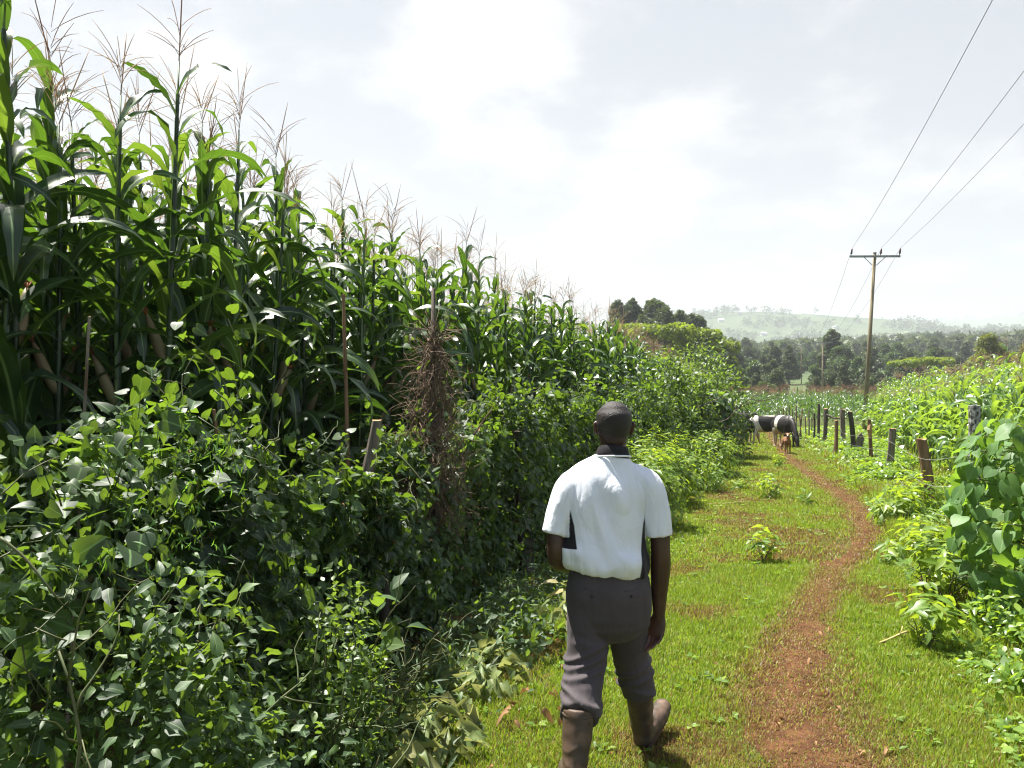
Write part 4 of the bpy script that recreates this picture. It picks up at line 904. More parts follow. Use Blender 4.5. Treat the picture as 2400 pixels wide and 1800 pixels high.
# ------------------------------------------------------------------ trees
M['tree_dark'] = leaf_mat('eucalypt_leaf', [(0, (.030, .048, .020)), (.6, (.055, .078, .032)), (1, (.10, .12, .05))], (.14, .20, .04), .22, .5, .35)
M['tree_mid'] = leaf_mat('forest_leaf', [(0, (.028, .055, .018)), (.6, (.05, .088, .026)), (1, (.09, .125, .035))], (.16, .26, .03), .25, .5, .35)
M['tree_acacia'] = leaf_mat('acacia_leaf', [(0, (.05, .085, .012)), (.6, (.095, .14, .018)), (1, (.15, .19, .025))], (.36, .48, .02), .36, .5, .3)
M['tree_yellow'] = leaf_mat('yellowish_leaf', [(0, (.07, .10, .02)), (.7, (.14, .16, .03)), (1, (.26, .20, .035))], (.3, .34, .03), .3, .5, .3)
def clump_T():      # a small bent spray of leaves: five leaflets
    V = []; L_ = []; S_ = []; uv = []
    for k in range(5):
        a = -1.2 + .6 * k; d = np.array((math.sin(a), math.cos(a), 0)); s = np.array((d[1], -d[0], 0)); b = len(V)
        V += [tuple(d * .08), tuple(d * .5 + s * .15 + np.array((0, 0, .05))), tuple(d * (1.0 - .1 * abs(k - 2)) + np.array((0, 0, -.14))), tuple(d * .5 - s * .15 + np.array((0, 0, .05)))]
        L_ += [b, b + 3, b + 2, b + 1]; S_.append(4); uv += [(0, 0), (1, .5), (0, 1), (-1, .5)]
    return dict(V=np.array(V), L=np.array(L_), S=np.array(S_), UV=np.array(uv))
CL = clump_T()
def crown_geo(blobs, n, size, seed, up=.35, gap=.25):
    rr = np.random.default_rng(seed); B_ = np.array([(*c, *r_) for c, r_ in blobs], float)
    w = B_[:, 3] * B_[:, 4] + B_[:, 4] * B_[:, 5]; w /= w.sum(); pk = rr.choice(len(B_), n, p=w)
    d = norm(rr.normal(size=(n, 3)) + np.array((0, 0, .15))); rho = 1 - .45 * rr.random(n) ** 1.6
    P = B_[pk, :3] + d * B_[pk, 3:] * rho[:, None]
    k = vnoise(P / (np.mean(B_[:, 3:]) * .55) + seed * 3.3) > gap; P, d = P[k], d[k]; m = len(P)
    a = norm(d * .6 + rr.normal(size=(m, 3)) * .7); nn_ = norm(d + np.array((0, 0, up)) + rr.normal(size=(m, 3)) * .5)
    g = Geo(); g.inst(CL, P, basis(a, nn_) * (size * (.6 + .8 * rr.random(m)))[:, None, None], np.clip(rr.random(m) * .7 + .3 * vnoise(P / 1.5), 0, 1)); return g
def trunk_geo(H, r0, limbs, seed, bend=.04):
    rr = random.Random(seed); g = Geo(); pts = [(rr.gauss(0, bend) * H * k / 5, rr.gauss(0, bend) * H * k / 5, H * k / 5 - (.2 if k == 0 else 0)) for k in range(6)]
    g.tube(smooth_pts(pts, 3), np.linspace(r0, r0 * .3, 16), 8)
    for (cx, cy, cz) in limbs:
        z0 = min(H * .95, cz * rr.uniform(.45, .8)); b_ = np.array((np.interp(z0, [p_[2] for p_ in pts], [p_[0] for p_ in pts]), np.interp(z0, [p_[2] for p_ in pts], [p_[1] for p_ in pts]), z0))
        e = np.array((cx, cy, cz)); mid = (b_ + e) / 2 + np.array((0, 0, -.05 * H * rr.random())); g.tube(smooth_pts([b_, mid, e], 4), np.linspace(r0 * .42, r0 * .1, 9), 5)
    return g
def proto(kind, seed):      # unit height 10 m
    rr = random.Random(seed); H = 10.0; bl = []
    if kind == 'tall':
        for k in range(12): 
            z = rr.uniform(3.2, 8.9); R_ = np.interp(z, [3, 5.5, 9.5], [.9, 1.25, .35]); az = rr.uniform(0, 6.28); q_ = R_ * rr.uniform(.2, .9); bl.append(((math.cos(az) * q_, math.sin(az) * q_, z), (rr.uniform(.5, .95), rr.uniform(.5, .95), rr.uniform(.7, 1.15))))
        bl.append(((0, 0, 9.0), (.45, .45, 1.0))); n, sz = 3600, .34
    elif kind == 'round':
        for k in range(14):
            z = rr.uniform(2.2, 8.2); R_ = np.interp(z, [2, 5, 9], [2.2, 2.8, 1.0]); az = rr.uniform(0, 6.28); q_ = R_ * rr.uniform(.3, .95); bl.append(((math.cos(az) * q_, math.sin(az) * q_, z), (rr.uniform(1.0, 1.7), rr.uniform(1.0, 1.7), rr.uniform(.9, 1.5))))
        bl.append(((0, 0, 8.6), (1.1, 1.1, 1.3))); n, sz = 4600, .42
    elif kind == 'cone':
        for k in range(16):
            z = 1.6 + 8.0 * (k / 15.0); R_ = np.interp(z, [1.5, 4, 10], [1.9, 1.8, .15]); az = k * 2.4; q_ = R_ * .55; bl.append(((math.cos(az) * q_, math.sin(az) * q_, z), (R_ * .55 + .15, R_ * .55 + .15, .8)))
        n, sz = 3600, .36
    elif kind == 'flat':
        for k in range(12):
            az = k * 2.4; q_ = 5.2 * math.sqrt((k + .5) / 12); z = 9.0 - .05 * q_ ** 1.5 + rr.uniform(-.35, .25); bl.append(((math.cos(az) * q_, math.sin(az) * q_, z), (rr.uniform(1.5, 2.1), rr.uniform(1.5, 2.1), rr.uniform(.45, .75))))
        n, sz = 5200, .36
    elif kind == 'deepflat':
        for k in range(18):
            az = k * 2.4; q_ = 3.4 * math.sqrt((k % 9 + .5) / 9); z = (9.2 if k < 9 else 6.3 - .4 * (k % 3)) - .06 * q_ ** 1.5 + rr.uniform(-.3, .3); bl.append(((math.cos(az) * q_, math.sin(az) * q_, z), (rr.uniform(1.2, 1.7), rr.uniform(1.2, 1.7), rr.uniform(.5, .8) * (1 if k < 9 else 1.7))))
        n, sz = 6200, .36
    t = trunk_geo(H * (.93 if 'flat' not in kind else .85), .24 if kind != 'flat' else .2, [b_[0] for b_ in bl[::2]], seed)
    c = crown_geo(bl, n, sz, seed, up=.7 if 'flat' in kind else .3, gap=.22)
    return c.mesh('crown'), t.mesh('trunk')
PR = {}
def tree(kind, var, mat, x, y, H, wid, label, group, rz=None, name=None):
    key = (kind, var, mat)
    if (kind, var) not in PR: PR[(kind, var)] = proto(kind, 200 + 7 * var + len(kind))
    if key not in PR:
        c, t = PR[(kind, var)]; c = c.copy(); c.materials.clear(); c.materials.append(M[mat])
        if not len(t.materials): t.materials.append(M['bark'])
        PR[key] = (c, t)
    c, t = PR[key]
    nm = name or dict(tall='eucalyptus_tree', round='broadleaf_tree', cone='conifer_tree', flat='acacia_tree', deepflat='acacia_tree')[kind]
    root = empty(nm, (x, y, float(hgt(x, y))), random.uniform(0, 6.28) if rz is None else rz, label, 'tree', group)
    root.scale = (wid * H / 10, wid * H / 10, H / 10); link('crown', c, root); link('trunk', t, root); return root
def tree_px(kind, var, mat, u, vtop, d, wid, label, group):
    x = (u - 1200) / F * d; z = CAMZ + (HORIZON - vtop) / F * d; tree(kind, var, mat, x, d, max(2, (z - float(hgt(x, d))) / .985), wid, label, group)
random.seed(21)
GE = 'dark eucalyptus trees above the left field'
for k, (u, v, d, w, lab) in enumerate([(1447, 706, 152, .62, 'slim dark eucalyptus, leftmost of the tall trees above the field'), (1484, 705, 155, .95, 'dark bushy eucalyptus second from the left of the tall trees above the field'), (1528, 704, 158, 1.15, 'tallest dark eucalyptus, standing in the middle of the grove'), (1560, 722, 150, 1.0, 'brownish dark eucalyptus right of the tallest one'),
                                       (1592, 731, 160, 1.05, 'eucalyptus with gaps in its crown, second from the right of the grove'), (1625, 737, 150, 1.0, 'small eucalyptus with a see through crown, rightmost of the grove'), (1508, 742, 145, 1.05, 'lower dark eucalyptus in front of the tallest one'), (1640, 752, 165, 1.0, 'low dark eucalyptus just right of the grove')]):
    tree_px('tall', k % 3, 'tree_dark', u, v, d, w * 1.15, lab, GE)
GA = 'flat topped acacia trees behind the round bush'
for k, (u, v, d, w, lab) in enumerate([(1490, 757, 120, .80, 'flat topped acacia directly below the slim eucalyptus'), (1552, 757, 108, 1.0, 'broad flat topped acacia with dark underside in the middle'), (1628, 772, 112, .98, 'flat topped acacia behind the top of the large round bush'), (1690, 795, 118, .8, 'lower flat topped acacia right of the large round bush')]):
    tree_px('deepflat', k % 2, 'tree_acacia', u, v, d, w * .82, lab, GA)
tree_px('flat', 0, 'tree_acacia', 2165, 836, 128, 1.10, 'wide yellow green flat acacia canopy above the right maize field', GA)
tree_px('flat', 1, 'tree_acacia', 1800, 866, 205, 1.0, 'small distant flat topped acacia in the clearing by the far poles', GA)
tree_px('round', 0, 'tree_yellow', 2318, 782, 118, .95, 'rounded tree with yellow orange tips above the right maize', 'trees behind the right maize field')
tree_px('round', 1, 'tree_yellow', 2405, 806, 112, .9, 'yellowish tree cut by the right edge of the photo', 'trees behind the right maize field')
tree_px('tall', 1, 'tree_dark', 1948, 774, 185, 1.5, 'tall dark tree standing just right of the second pole', 'trees of the valley woodland')
GV = 'trees of the valley woodland'
kinds = [('round', 'tree_mid', 'rounded dark green broadleaf tree in the valley woodland behind the far maize field'), ('cone', 'tree_dark', 'dark conical tree in the valley woodland behind the far maize field'), ('tall', 'tree_dark', 'tall narrow dark tree in the valley woodland behind the far maize field'), ('round', 'tree_dark', 'rounded almost black tree in the valley woodland behind the far maize field')]
random.seed(5)
for row, (d, us, vt, sp) in enumerate([(128, range(1690, 1850, 30), 870, 1.0), (130, range(1915, 2420, 30), 868, 1.0), (150, range(1700, 1850, 30), 845, 1.0), (152, range(1920, 2420, 32), 842, 1.0), (185, range(1690, 1860, 30), 822, 1.0), (190, range(1930, 2420, 32), 822, 1.0), (250, range(1680, 2420, 32), 812, 1.0), (330, range(1680, 2420, 30), 800, 1.0)]):
    for u in us:
        kd = kinds[random.choices(range(4), (.42, .2, .16, .22))[0]]; dd = d * random.uniform(.94, 1.06)
        tree_px(kd[0], random.randrange(3), kd[1], u + random.uniform(-12, 12), vt + random.uniform(-12, 16), dd, random.uniform(.85, 1.2) * (.95 if kd[0] == 'round' else 1.35), kd[2], GV)
for k, (u, v, d) in enumerate([(1660, 905, 70), (1790, 893, 105), (1740, 880, 112), (2085, 885, 108), (1960, 905, 100)]):
    tree_px('round', k % 2, 'tree_mid', u, v, d, 1.25, ('low bushy green tree at the back edge of the far maize field', 'low rounded bush tree left of the clearing by the far poles')[k == 1], 'low trees behind the far maize field')
# woods on the slopes further off: one mass of many small crowns
def far_wood(label, n, dr, seed, hh, dens, name='woodland', ulim=(.16, .72), mat='tree_dark', thr=.45, noise_s=90.0):
    rr = np.random.default_rng(seed); d = dr[0] + (dr[1] - dr[0]) * rr.random(n); a = ulim[0] + (ulim[1] - ulim[0]) * rr.random(n); Y = d; X = a * d
    k = fbm(np.stack([X / noise_s, Y / noise_s, 0 * X], -1), 3) > thr; X, Y = X[k], Y[k]; m = len(X); Z = hgt(X, Y); H_ = hh * (.55 + .75 * rr.random(m)); g = Geo()
    per = dens; rd = rr.random(m)
    u_ = norm(rr.normal(size=(m * per, 3))); R_ = np.stack([H_ * (.24 + .14 * rr.random(m))] * 2 + [H_ * .46], -1)
    P = np.repeat(np.stack([X, Y, Z + H_ * .55], -1), per, 0) + u_ * np.repeat(R_, per, 0) * (.6 + .45 * rr.random(m * per))[:, None] 
    g.inst(CL, P, basis(norm(u_ + rr.normal(size=u_.shape) * .6), norm(u_ + np.array((0, 0, .3)) + rr.normal(size=u_.shape) * .4)) * np.repeat(H_ * .26, per)[:, None, None], np.clip(np.repeat(rd, per) * .6 + .4 * rr.random(m * per), 0, 1))
    tag(g.build(name, M[mat]), label, 'woodland', kind='stuff')
far_wood('dark woodland covering the slope beyond the valley trees', 900, (390, 620), 1, 11, 60, thr=.40)
far_wood('hazy woodland along the ridge on the right', 2200, (620, 1250), 2, 12, 34, thr=.42)
far_wood('scattered trees and hedgerows on the hazy hill', 5200, (1250, 2400), 3, 12, 14, thr=.47, noise_s=70)
far_wood('specks of trees on the most distant ridge', 1500, (3600, 4500), 4, 24, 10, thr=.45, ulim=(.2, .72), noise_s=200)
# small houses scattered on the hill
M['house_wall'] = solid_mat('house_wall', (.6, .57, .5), (.72, .7, .64), 2, .8); M['tin_roof'] = solid_mat('tin_roof', (.5, .52, .54), (.62, .64, .66), 2, .45, .5)
for k, (a, d, lab) in enumerate([(.262, 1640, 'tiny pale house low on the left side of the hazy hill'), (.315, 1500, 'tiny pale house in the middle of the hazy hill'), (.285, 1740, 'tiny pale house near the top of the hazy hill'), (.36, 1480, 'tiny pale house on the right foot of the hazy hill'), (.405, 1560, 'tiny pale house furthest right on the hazy hill')]):
    x, y = a * d, d; root = empty('hill_house', (x, y, float(hgt(x, y))), .4 * k, lab, 'house', 'tiny houses on the hazy hill')
    g = Geo(); g.box((0, 0, 1.5), (11, 7, 5)); g.build('wall', M['house_wall'], root, smooth=False)
    g = Geo(); g.raw([(-6, -4.2, 4), (6, -4.2, 4), (6, 4.2, 4), (-6, 4.2, 4), (-6, 0, 6.6), (6, 0, 6.6)], [0, 1, 5, 4, 2, 3, 4, 5, 0, 4, 3, 1, 2, 5, 0, 3, 2, 1], [4, 4, 3, 3, 4]); g.build('roof', M['tin_roof'], root, smooth=False)
# ------------------------------------------------------------------ living things: fused, smoothed bodies
def chain(g, pts, radii, sides=16, per=5, ref=(1, 0, 0), flat_end=(False, False)):
    """closed limb: radii (r_ref, r_other) per point, rounded ends"""
    R = np.array([(a, a) if np.isscalar(a) else a for a in radii], float); C = smooth_pts(pts, per); RR = smooth_pts(np.c_[R, np.zeros(len(R))], per)[:, :2]
    t = norm(np.gradient(C, axis=0)); rings = []; ref = np.array(ref, float)
    def ring(c, tt, ra, rb):
        a = norm(ref - tt * ref.dot(tt)); b = np.cross(tt, a); th = np.arange(sides) * 6.28318 / sides
        return c + np.outer(np.cos(th) * ra, a) + np.outer(np.sin(th) * rb, b)
    def cap(c, tt, ra, rb, sgn):
        out = []
        for q in (.45, .75, .93): out.append(ring(c + sgn * tt * min(ra, rb) * q, tt, ra * math.sqrt(1 - q * q), rb * math.sqrt(1 - q * q)))
        return out
    if not flat_end[0]: rings += cap(C[0], t[0], *RR[0], -1)[::-1]
    for k in range(len(C)): rings.append(ring(C[k], t[k], *RR[k]))
    if not flat_end[1]: rings += cap(C[-1], t[-1], *RR[-1], 1)
    V = np.array(rings); m = len(V); i = np.arange(m - 1)[:, None] * sides; j = np.arange(sides)[None, :]; j2 = (j + 1) % sides
    q = np.stack([i + j, i + j2, i + sides + j2, i + sides + j], -1).reshape(-1)
    g.raw(V.reshape(-1, 3), list(q) + list(range(sides))[::-1] + list(range((m - 1) * sides, m * sides)), [4] * ((m - 1) * sides) + [sides, sides])
def ball(g, c, r, R=None):
    th = np.linspace(0, math.pi, 11)[1:-1]; ph = np.arange(16) * 6.28318 / 16; r = np.array(r)
    V = [(0, 0, 1)] + [(math.sin(a) * math.cos(b), math.sin(a) * math.sin(b), math.cos(a)) for a in th for b in ph] + [(0, 0, -1)]; V = np.array(V) * r
    if R is not None: V = V @ np.array(R).T
    V = V + np.array(c); n = len(V) - 1; fs = []; 
    for k in range(16): fs.append((0, 1 + k, 1 + (k + 1) % 16))
    for a in range(8):
        for k in range(16): fs.append((1 + a * 16 + k, 1 + (a + 1) * 16 + k, 1 + (a + 1) * 16 + (k + 1) % 16, 1 + a * 16 + (k + 1) % 16))
    for k in range(16): fs.append((n, n - 16 + (k + 1) % 16, n - 16 + k))
    g.raw(V, [x for f in fs for x in f], [len(f) for f in fs])
def fuse(g, voxel, smooth_it, name):
    me = g.mesh('tmp'); o = bpy.data.objects.new('tmp', me); COL.objects.link(o)
    m = o.modifiers.new('r', 'REMESH'); m.mode = 'VOXEL'; m.voxel_size = voxel; m.use_smooth_shade = True
    if smooth_it: s = o.modifiers.new('s', 'SMOOTH'); s.iterations = smooth_it; s.factor = .5
    dg = bpy.context.evaluated_depsgraph_get(); dg.update(); ev = o.evaluated_get(dg)
    out = bpy.data.meshes.new_from_object(ev); out.name = name; bpy.data.objects.remove(o); 
    out.polygons.foreach_set('use_smooth', np.ones(len(out.polygons), bool)); return out
def coords(me):
    a = np.empty(len(me.vertices) * 3, np.float32); me.vertices.foreach_get('co', a); return a.reshape(-1, 3).astype(float)
def normals(me):
    a = np.empty(len(me.vertices) * 3, np.float32); me.vertices.foreach_get('normal', a); return a.reshape(-1, 3).astype(float)
def set_coords(me, V): me.vertices.foreach_set('co', V.astype(np.float32).ravel()); me.update()
def set_mask(me, name, val):
    a = me.attributes.new(name, 'FLOAT', 'POINT'); a.data.foreach_set('value', np.asarray(val, np.float32))
def fin(me, name, mats, parent):
    for m in (mats if isinstance(mats, (list, tuple)) else [mats]): me.materials.append(m)
    return link(name, me, parent)
# ---- materials
def skin_mat():
    m, nn, L = newmat('dark_skin'); geo = nn('ShaderNodeTexCoord'); nz = nn('ShaderNodeTexNoise'); nz.inputs['Scale'].default_value = 14; L(geo.outputs['Object'], nz.inputs[0])
    col = ramp(nn, L, nz.outputs['Fac'], [(.35, (.040, .018, .012)), (.65, (.060, .028, .019))]); a = attr(nn, 'palm')
    mx = nn('ShaderNodeMix', data_type='RGBA'); L(a.outputs['Fac'], mx.inputs['Factor']); L(col, mx.inputs['A']); mx.inputs['B'].default_value = (.15, .065, .042, 1)
    p = nn('ShaderNodeBsdfPrincipled'); L(mx.outputs['Result'], p.inputs['Base Color']); p.inputs['Roughness'].default_value = .42; p.inputs['Specular IOR Level'].default_value = .5
    b = nn('ShaderNodeBump'); b.inputs['Strength'].default_value = .25; b.inputs['Distance'].default_value = .002; n2 = nn('ShaderNodeTexNoise'); n2.inputs['Scale'].default_value = 160; L(geo.outputs['Object'], n2.inputs[0]); L(n2.outputs['Fac'], b.inputs['Height']); L(b.outputs[0], p.inputs['Normal'])
    o = nn('ShaderNodeOutputMaterial'); L(p.outputs[0], o.inputs[0]); return m
M['skin'] = skin_mat()
def hair_mat():
    m, nn, L = newmat('short_hair'); a = attr(nn, 'fade'); tc = nn('ShaderNodeTexCoord'); nz = nn('ShaderNodeTexNoise'); nz.inputs['Scale'].default_value = 260; nz.inputs['Detail'].default_value = 3; L(tc.outputs['Object'], nz.inputs[0])
    c = ramp(nn, L, nz.outputs['Fac'], [(.35, (.006, .0045, .004)), (.65, (.020, .013, .010))]); mx = nn('ShaderNodeMix', data_type='RGBA'); L(a.outputs['Fac'], mx.inputs['Factor']); L(c, mx.inputs['A']); mx.inputs['B'].default_value = (.045, .021, .014, 1)
    p = nn('ShaderNodeBsdfPrincipled'); L(mx.outputs['Result'], p.inputs['Base Color']); p.inputs['Roughness'].default_value = .55; p.inputs['Specular IOR Level'].default_value = .42
    b = nn('ShaderNodeBump'); b.inputs['Strength'].default_value = 1.0; b.inputs['Distance'].default_value = .004; L(nz.outputs['Fac'], b.inputs['Height']); L(b.outputs[0], p.inputs['Normal']); o = nn('ShaderNodeOutputMaterial'); L(p.outputs[0], o.inputs[0]); return m
M['hair'] = hair_mat()
def cloth_mat(name, c, c2, rough, weave, sheen=.0, dark_attr=None):
    m, nn, L = newmat(name); tc = nn('ShaderNodeTexCoord'); nz = nn('ShaderNodeTexNoise'); nz.inputs['Scale'].default_value = 6; nz.inputs['Detail'].default_value = 6; L(tc.outputs['Object'], nz.inputs[0])
    col = ramp(nn, L, nz.outputs['Fac'], [(.3, c), (.7, c2)])
    if dark_attr:
        a = attr(nn, dark_attr); mr = nn('ShaderNodeMapRange'); L(a.outputs['Fac'], mr.inputs['Value']); mr.inputs['From Min'].default_value = .46; mr.inputs['From Max'].default_value = .54
        mx = nn('ShaderNodeMix', data_type='RGBA'); L(mr.outputs[0], mx.inputs['Factor']); L(col, mx.inputs['A']); mx.inputs['B'].default_value = (.012, .011, .014, 1); col = mx.outputs['Result']
    p = nn('ShaderNodeBsdfPrincipled'); L(col, p.inputs['Base Color']); p.inputs['Roughness'].default_value = rough; p.inputs['Specular IOR Level'].default_value = .2; p.inputs['Sheen Weight'].default_value = sheen
    b = nn('ShaderNodeBump'); b.inputs['Strength'].default_value = .35; b.inputs['Distance'].default_value = .0015; n2 = nn('ShaderNodeTexNoise'); n2.inputs['Scale'].default_value = weave; n2.inputs['Detail'].default_value = 3; L(tc.outputs['Object'], n2.inputs[0])
    mp = nn('ShaderNodeMapping'); L(tc.outputs['Object'], mp.inputs[0]); mp.inputs['Scale'].default_value = (1, 1, .38); mp.inputs['Rotation'].default_value = (0, .35, 0)
    n3 = nn('ShaderNodeTexNoise'); n3.inputs['Scale'].default_value = 9; n3.inputs['Detail'].default_value = 3; n3.inputs['Distortion'].default_value = 1.2; L(mp.outputs[0], n3.inputs[0]); b2 = nn('ShaderNodeBump'); b2.inputs['Strength'].default_value = .8 if dark_attr else .35; b2.inputs['Distance'].default_value = .022; L(n3.outputs['Fac'], b2.inputs['Height']); L(b2.outputs[0], b.inputs['Normal'])
    L(n2.outputs['Fac'], b.inputs['Height']); L(b.outputs[0], p.inputs['Normal']); o = nn('ShaderNodeOutputMaterial'); L(p.outputs[0], o.inputs[0]); return m
M['shirt'] = cloth_mat('white_jersey', (.65, .68, .73), (.71, .73, .77), .85, 260, .1, 'panel_and_shade')
M['collar'] = cloth_mat('black_collar', (.012, .011, .013), (.02, .018, .02), .85, 300)
M['piping'] = cloth_mat('white_piping', (.7, .72, .74), (.78, .79, .8), .8, 300)
M['trouser'] = cloth_mat('grey_trousers', (.052, .043, .046), (.072, .061, .065), .75, 300, .05)
M['rubber'] = solid_mat('muddy_rubber', (.030, .024, .018), (.085, .055, .036), 7, .55, .4, .3, extra=(16, .5, .74, (.14, .088, .058)))
M['button'] = solid_mat('button', (.02, .018, .018), None, 10, .4)
# ---- the man. local axes: x right, y away from the camera, z up
man = empty('person', (.437, 3.55, 0), 0, 'man walking away in white polo shirt, rolled grey trousers and muddy rubber boots', 'person')
def hand(g, wrist, idx, curl, down, sc_=1.0, fl=.9, th_dir=None):
    """palm below the wrist; idx = direction towards the index finger, curl = direction fingers close to"""
    wrist = np.array(wrist); idx = norm(np.array(idx, float)); down = norm(np.array(down, float)); curl = norm(np.array(curl, float))
    pc = [wrist - down * .01, wrist + down * .035, wrist + down * .085 + curl * .006]
    chain(g, pc, [(.026, .019), (.039, .016), (.040, .014)], 14, 4, ref=idx)
    for k, (o_, Ln, r_) in enumerate([(.030, .078, .0088), (.010, .086, .0090), (-.011, .080, .0086), (-.030, .063, .0078)]):
        b_ = wrist + down * (.082 - .004 * abs(k - 1)) + idx * o_ + curl * .006; c1 = (.25, .22, .30, .42)[k] * fl; c2 = c1 + .65 * fl + .08 * k; c3 = c2 + .45 * fl
        p1 = b_ + Ln * .45 * (down * math.cos(c1) + curl * math.sin(c1)); p2 = p1 + Ln * .32 * (down * math.cos(c2) + curl * math.sin(c2)); p3 = p2 + Ln * .25 * (down * math.cos(c3) + curl * math.sin(c3))
        chain(g, [b_ - down * .02, b_, p1, p2, p3], [r_ * 1.05, r_ * 1.05, r_, r_ * .93, r_ * .75], 10, 3)
    t0 = wrist + down * .022 + idx * .026; t1 = t0 + (down * .72 + idx * .62 + curl * .25) * .036; t2 = t1 + (down * .9 + idx * .22 + curl * .35) * .030; t3 = t2 + (down * .95 + idx * .02 + curl * .3) * .024
    chain(g, [t0 - down * .012 - idx * .008, t0, t1, t2, t3], [.012, .0135, .0115, .0098, .0075], 10, 3)
b = Geo()
hc = np.array((.018, .012, 0))
rings = [(1.385, .058, .062, -.012), (1.415, .055, .060, -.006), (1.44, .056, .063, .002), (1.462, .060, .076, .012), (1.485, .065, .088, .018), (1.515, .072, .096, .016), (1.545, .0765, .100, .010), (1.575, .0765, .099, .004), (1.594, .064, .084, .000), (1.601, .048, .064, -.001), (1.603, .030, .042, 0)]
chain(b, [(hc[0], hc[1] + r_[3], r_[0]) for r_ in rings], [(r_[1], r_[2]) for r_ in rings], 28, 4)
HB = b                                            # head features: the face looks down the lane
for s in (-1, 1):
    Re = Matrix.Rotation(s * .45, 3, 'Z')
    ball(b, hc + np.array((s * .079, .006, 1.520)), (.010, .020, .032), Re); ball(b, hc + np.array((s * .084, .000, 1.530)), (.008, .017, .020), Re); ball(b, hc + np.array((s * .078, .008, 1.496)), (.008, .010, .011))
    ball(b, hc + np.array((s * .030, .100, 1.532)), (.018, .012, .010)); ball(b, hc + np.array((s * .046, .088, 1.500)), (.020, .018, .018)); ball(b, hc + np.array((s * .012, .117, 1.496)), (.010, .010, .008))
    ball(b, hc + np.array((s * .031, .1025, 1.520)), (.0115, .008, .0075))
ball(b, hc + np.array((0, .116, 1.508)), (.010, .014, .020)); ball(b, hc + np.array((0, .126, 1.497)), (.011, .011, .009)); ball(b, hc + np.array((0, .108, 1.471)), (.022, .010, .0055)); ball(b, hc + np.array((0, .106, 1.461)), (.020, .010, .006)); ball(b, hc + np.array((0, .092, 1.435)), (.024, .020, .016)); ball(b, hc + np.array((0, .093, 1.545)), (.045, .012, .012))
chain(b, [(.01, -.005, 1.40), (.0, -.01, 1.32), (-.02, 0, 1.20), (-.02, 0, 1.0), (-.02, 0, .86)], [(.058, .055), (.115, .06), (.155, .095), (.14, .09), (.15, .10)], 20, 4)
sR, eR, wR = (.165, -.01, 1.255), (.221, -.015, .985), (.222, .025, .690)
chain(b, [sR, (.212, -.014, 1.15), eR, (.224, .0, .90), (.222, .018, .78), wR, (.221, .028, .675)], [.050, .047, .043, .045, .036, .0275, .026], 16, 5)
hand(b, (.221, .027, .682), (-.80, .58, -.05), (-.58, -.62, -.2), (-.10, .02, -1.0), fl=.95)
sL, eL, wL = (-.180, -.01, 1.245), (-.240, -.040, .962), (-.135, .17, .865)
chain(b, [sL, (-.230, -.03, 1.13), eL, (-.205, .055, .905), wL], [.048, .045, .042, .040, .027], 16, 5)
hand(b, (-.13, .18, .862), (.25, .3, 1.0), (.9, -.1, -.1), (.45, .9, -.35), fl=1.1)
for s, kx, ky in ((-1, -.115, -.03), (1, .10, .07)):
    chain(b, [(s * .085 - .01, 0, .84), (kx, ky, .48)], [.09, .055], 14, 5)
body = fuse(b, .0042, 3, 'body'); V = coords(body)
hd = np.linalg.norm((V - np.array((.16, -.02, .60))) * np.array((1, 1, .6)), axis=1)
set_mask(body, 'palm', .75 * sm(.10, .05, hd) * sm(.235, .16, V[:, 0]))
fin(body, 'body', M['skin'], man)
# eyes are closed into the face mesh; short hair is a cap over the skull
h = Geo(); chain(h, [(hc[0], hc[1] + .006, 1.532), (hc[0], hc[1] + .002, 1.56), (hc[0], hc[1] - .001, 1.585), (hc[0], hc[1] - .002, 1.599), (hc[0], hc[1] - .002, 1.605), (hc[0], hc[1] - .002, 1.607)], [(.0775, .101), (.0795, .1025), (.0775, .0995), (.0665, .0865), (.050, .066), (.032, .044)], 28, 5)
chain(h, [(hc[0], hc[1] - .030, 1.475), (hc[0], hc[1] - .026, 1.50), (hc[0], hc[1] - .016, 1.53), (hc[0], hc[1] - .006, 1.56)], [(.052, .048), (.064, .064), (.0765, .079), (.078, .09)], 24, 5)
hm = fuse(h, .004, 4, 'hair'); V = coords(hm); N_ = normals(hm); V += N_ * (.0016 * (fbm(V * 160) - .47))[:, None]; set_coords(hm, V); set_mask(hm, 'fade', np.maximum(sm(1.50, 1.45, V[:, 2]), sm(1.56, 1.515, V[:, 2]) * sm(.0, .05, V[:, 1]))); fin(hm, 'hair', M['hair'], man)
# shirt
s = Geo()
SR = [(.892, -.020, .186, .148), (.92, -.024, .194, .157), (.955, -.030, .191, .151), (1.0, -.032, .186, .142), (1.08, -.032, .178, .132), (1.16, -.030, .180, .130), (1.23, -.022, .188, .126), (1.285, -.012, .186, .112), (1.325, -.004, .155, .096), (1.355, .002, .122, .086), (1.378, .006, .094, .080), (1.395, .008, .078, .074)]
chain(s, [(r_[1], -.004, r_[0]) for r_ in SR], [(r_[2], r_[3]) for r_ in SR], 32, 4, flat_end=(True, True))
chain(s, [(.10, -.006, 1.305), (.166, -.008, 1.262), (.198, -.012, 1.17), (.209, -.014, 1.045)], [(.060, .066), (.064, .078), (.060, .074), (.062, .074)], 20, 6, ref=(1, 0, .3), flat_end=(False, True))
chain(s, [(-.12, -.006, 1.30), (-.186, -.012, 1.25), (-.222, -.026, 1.16), (-.246, -.036, 1.055)], [(.060, .066), (.064, .078), (.058, .072), (.058, .070)], 20, 6, ref=(1, 0, -.3), flat_end=(False, True))
sh = fuse(s, .0055, 5, 'shirt'); V = coords(sh); N_ = normals(sh)
low_ = sm(1.02, .86, V[:, 2]); V[:, 2] += low_ * (-.30 * (V[:, 0] + .02))
tor = sm(.215, .16, np.abs(V[:, 0] + .02))
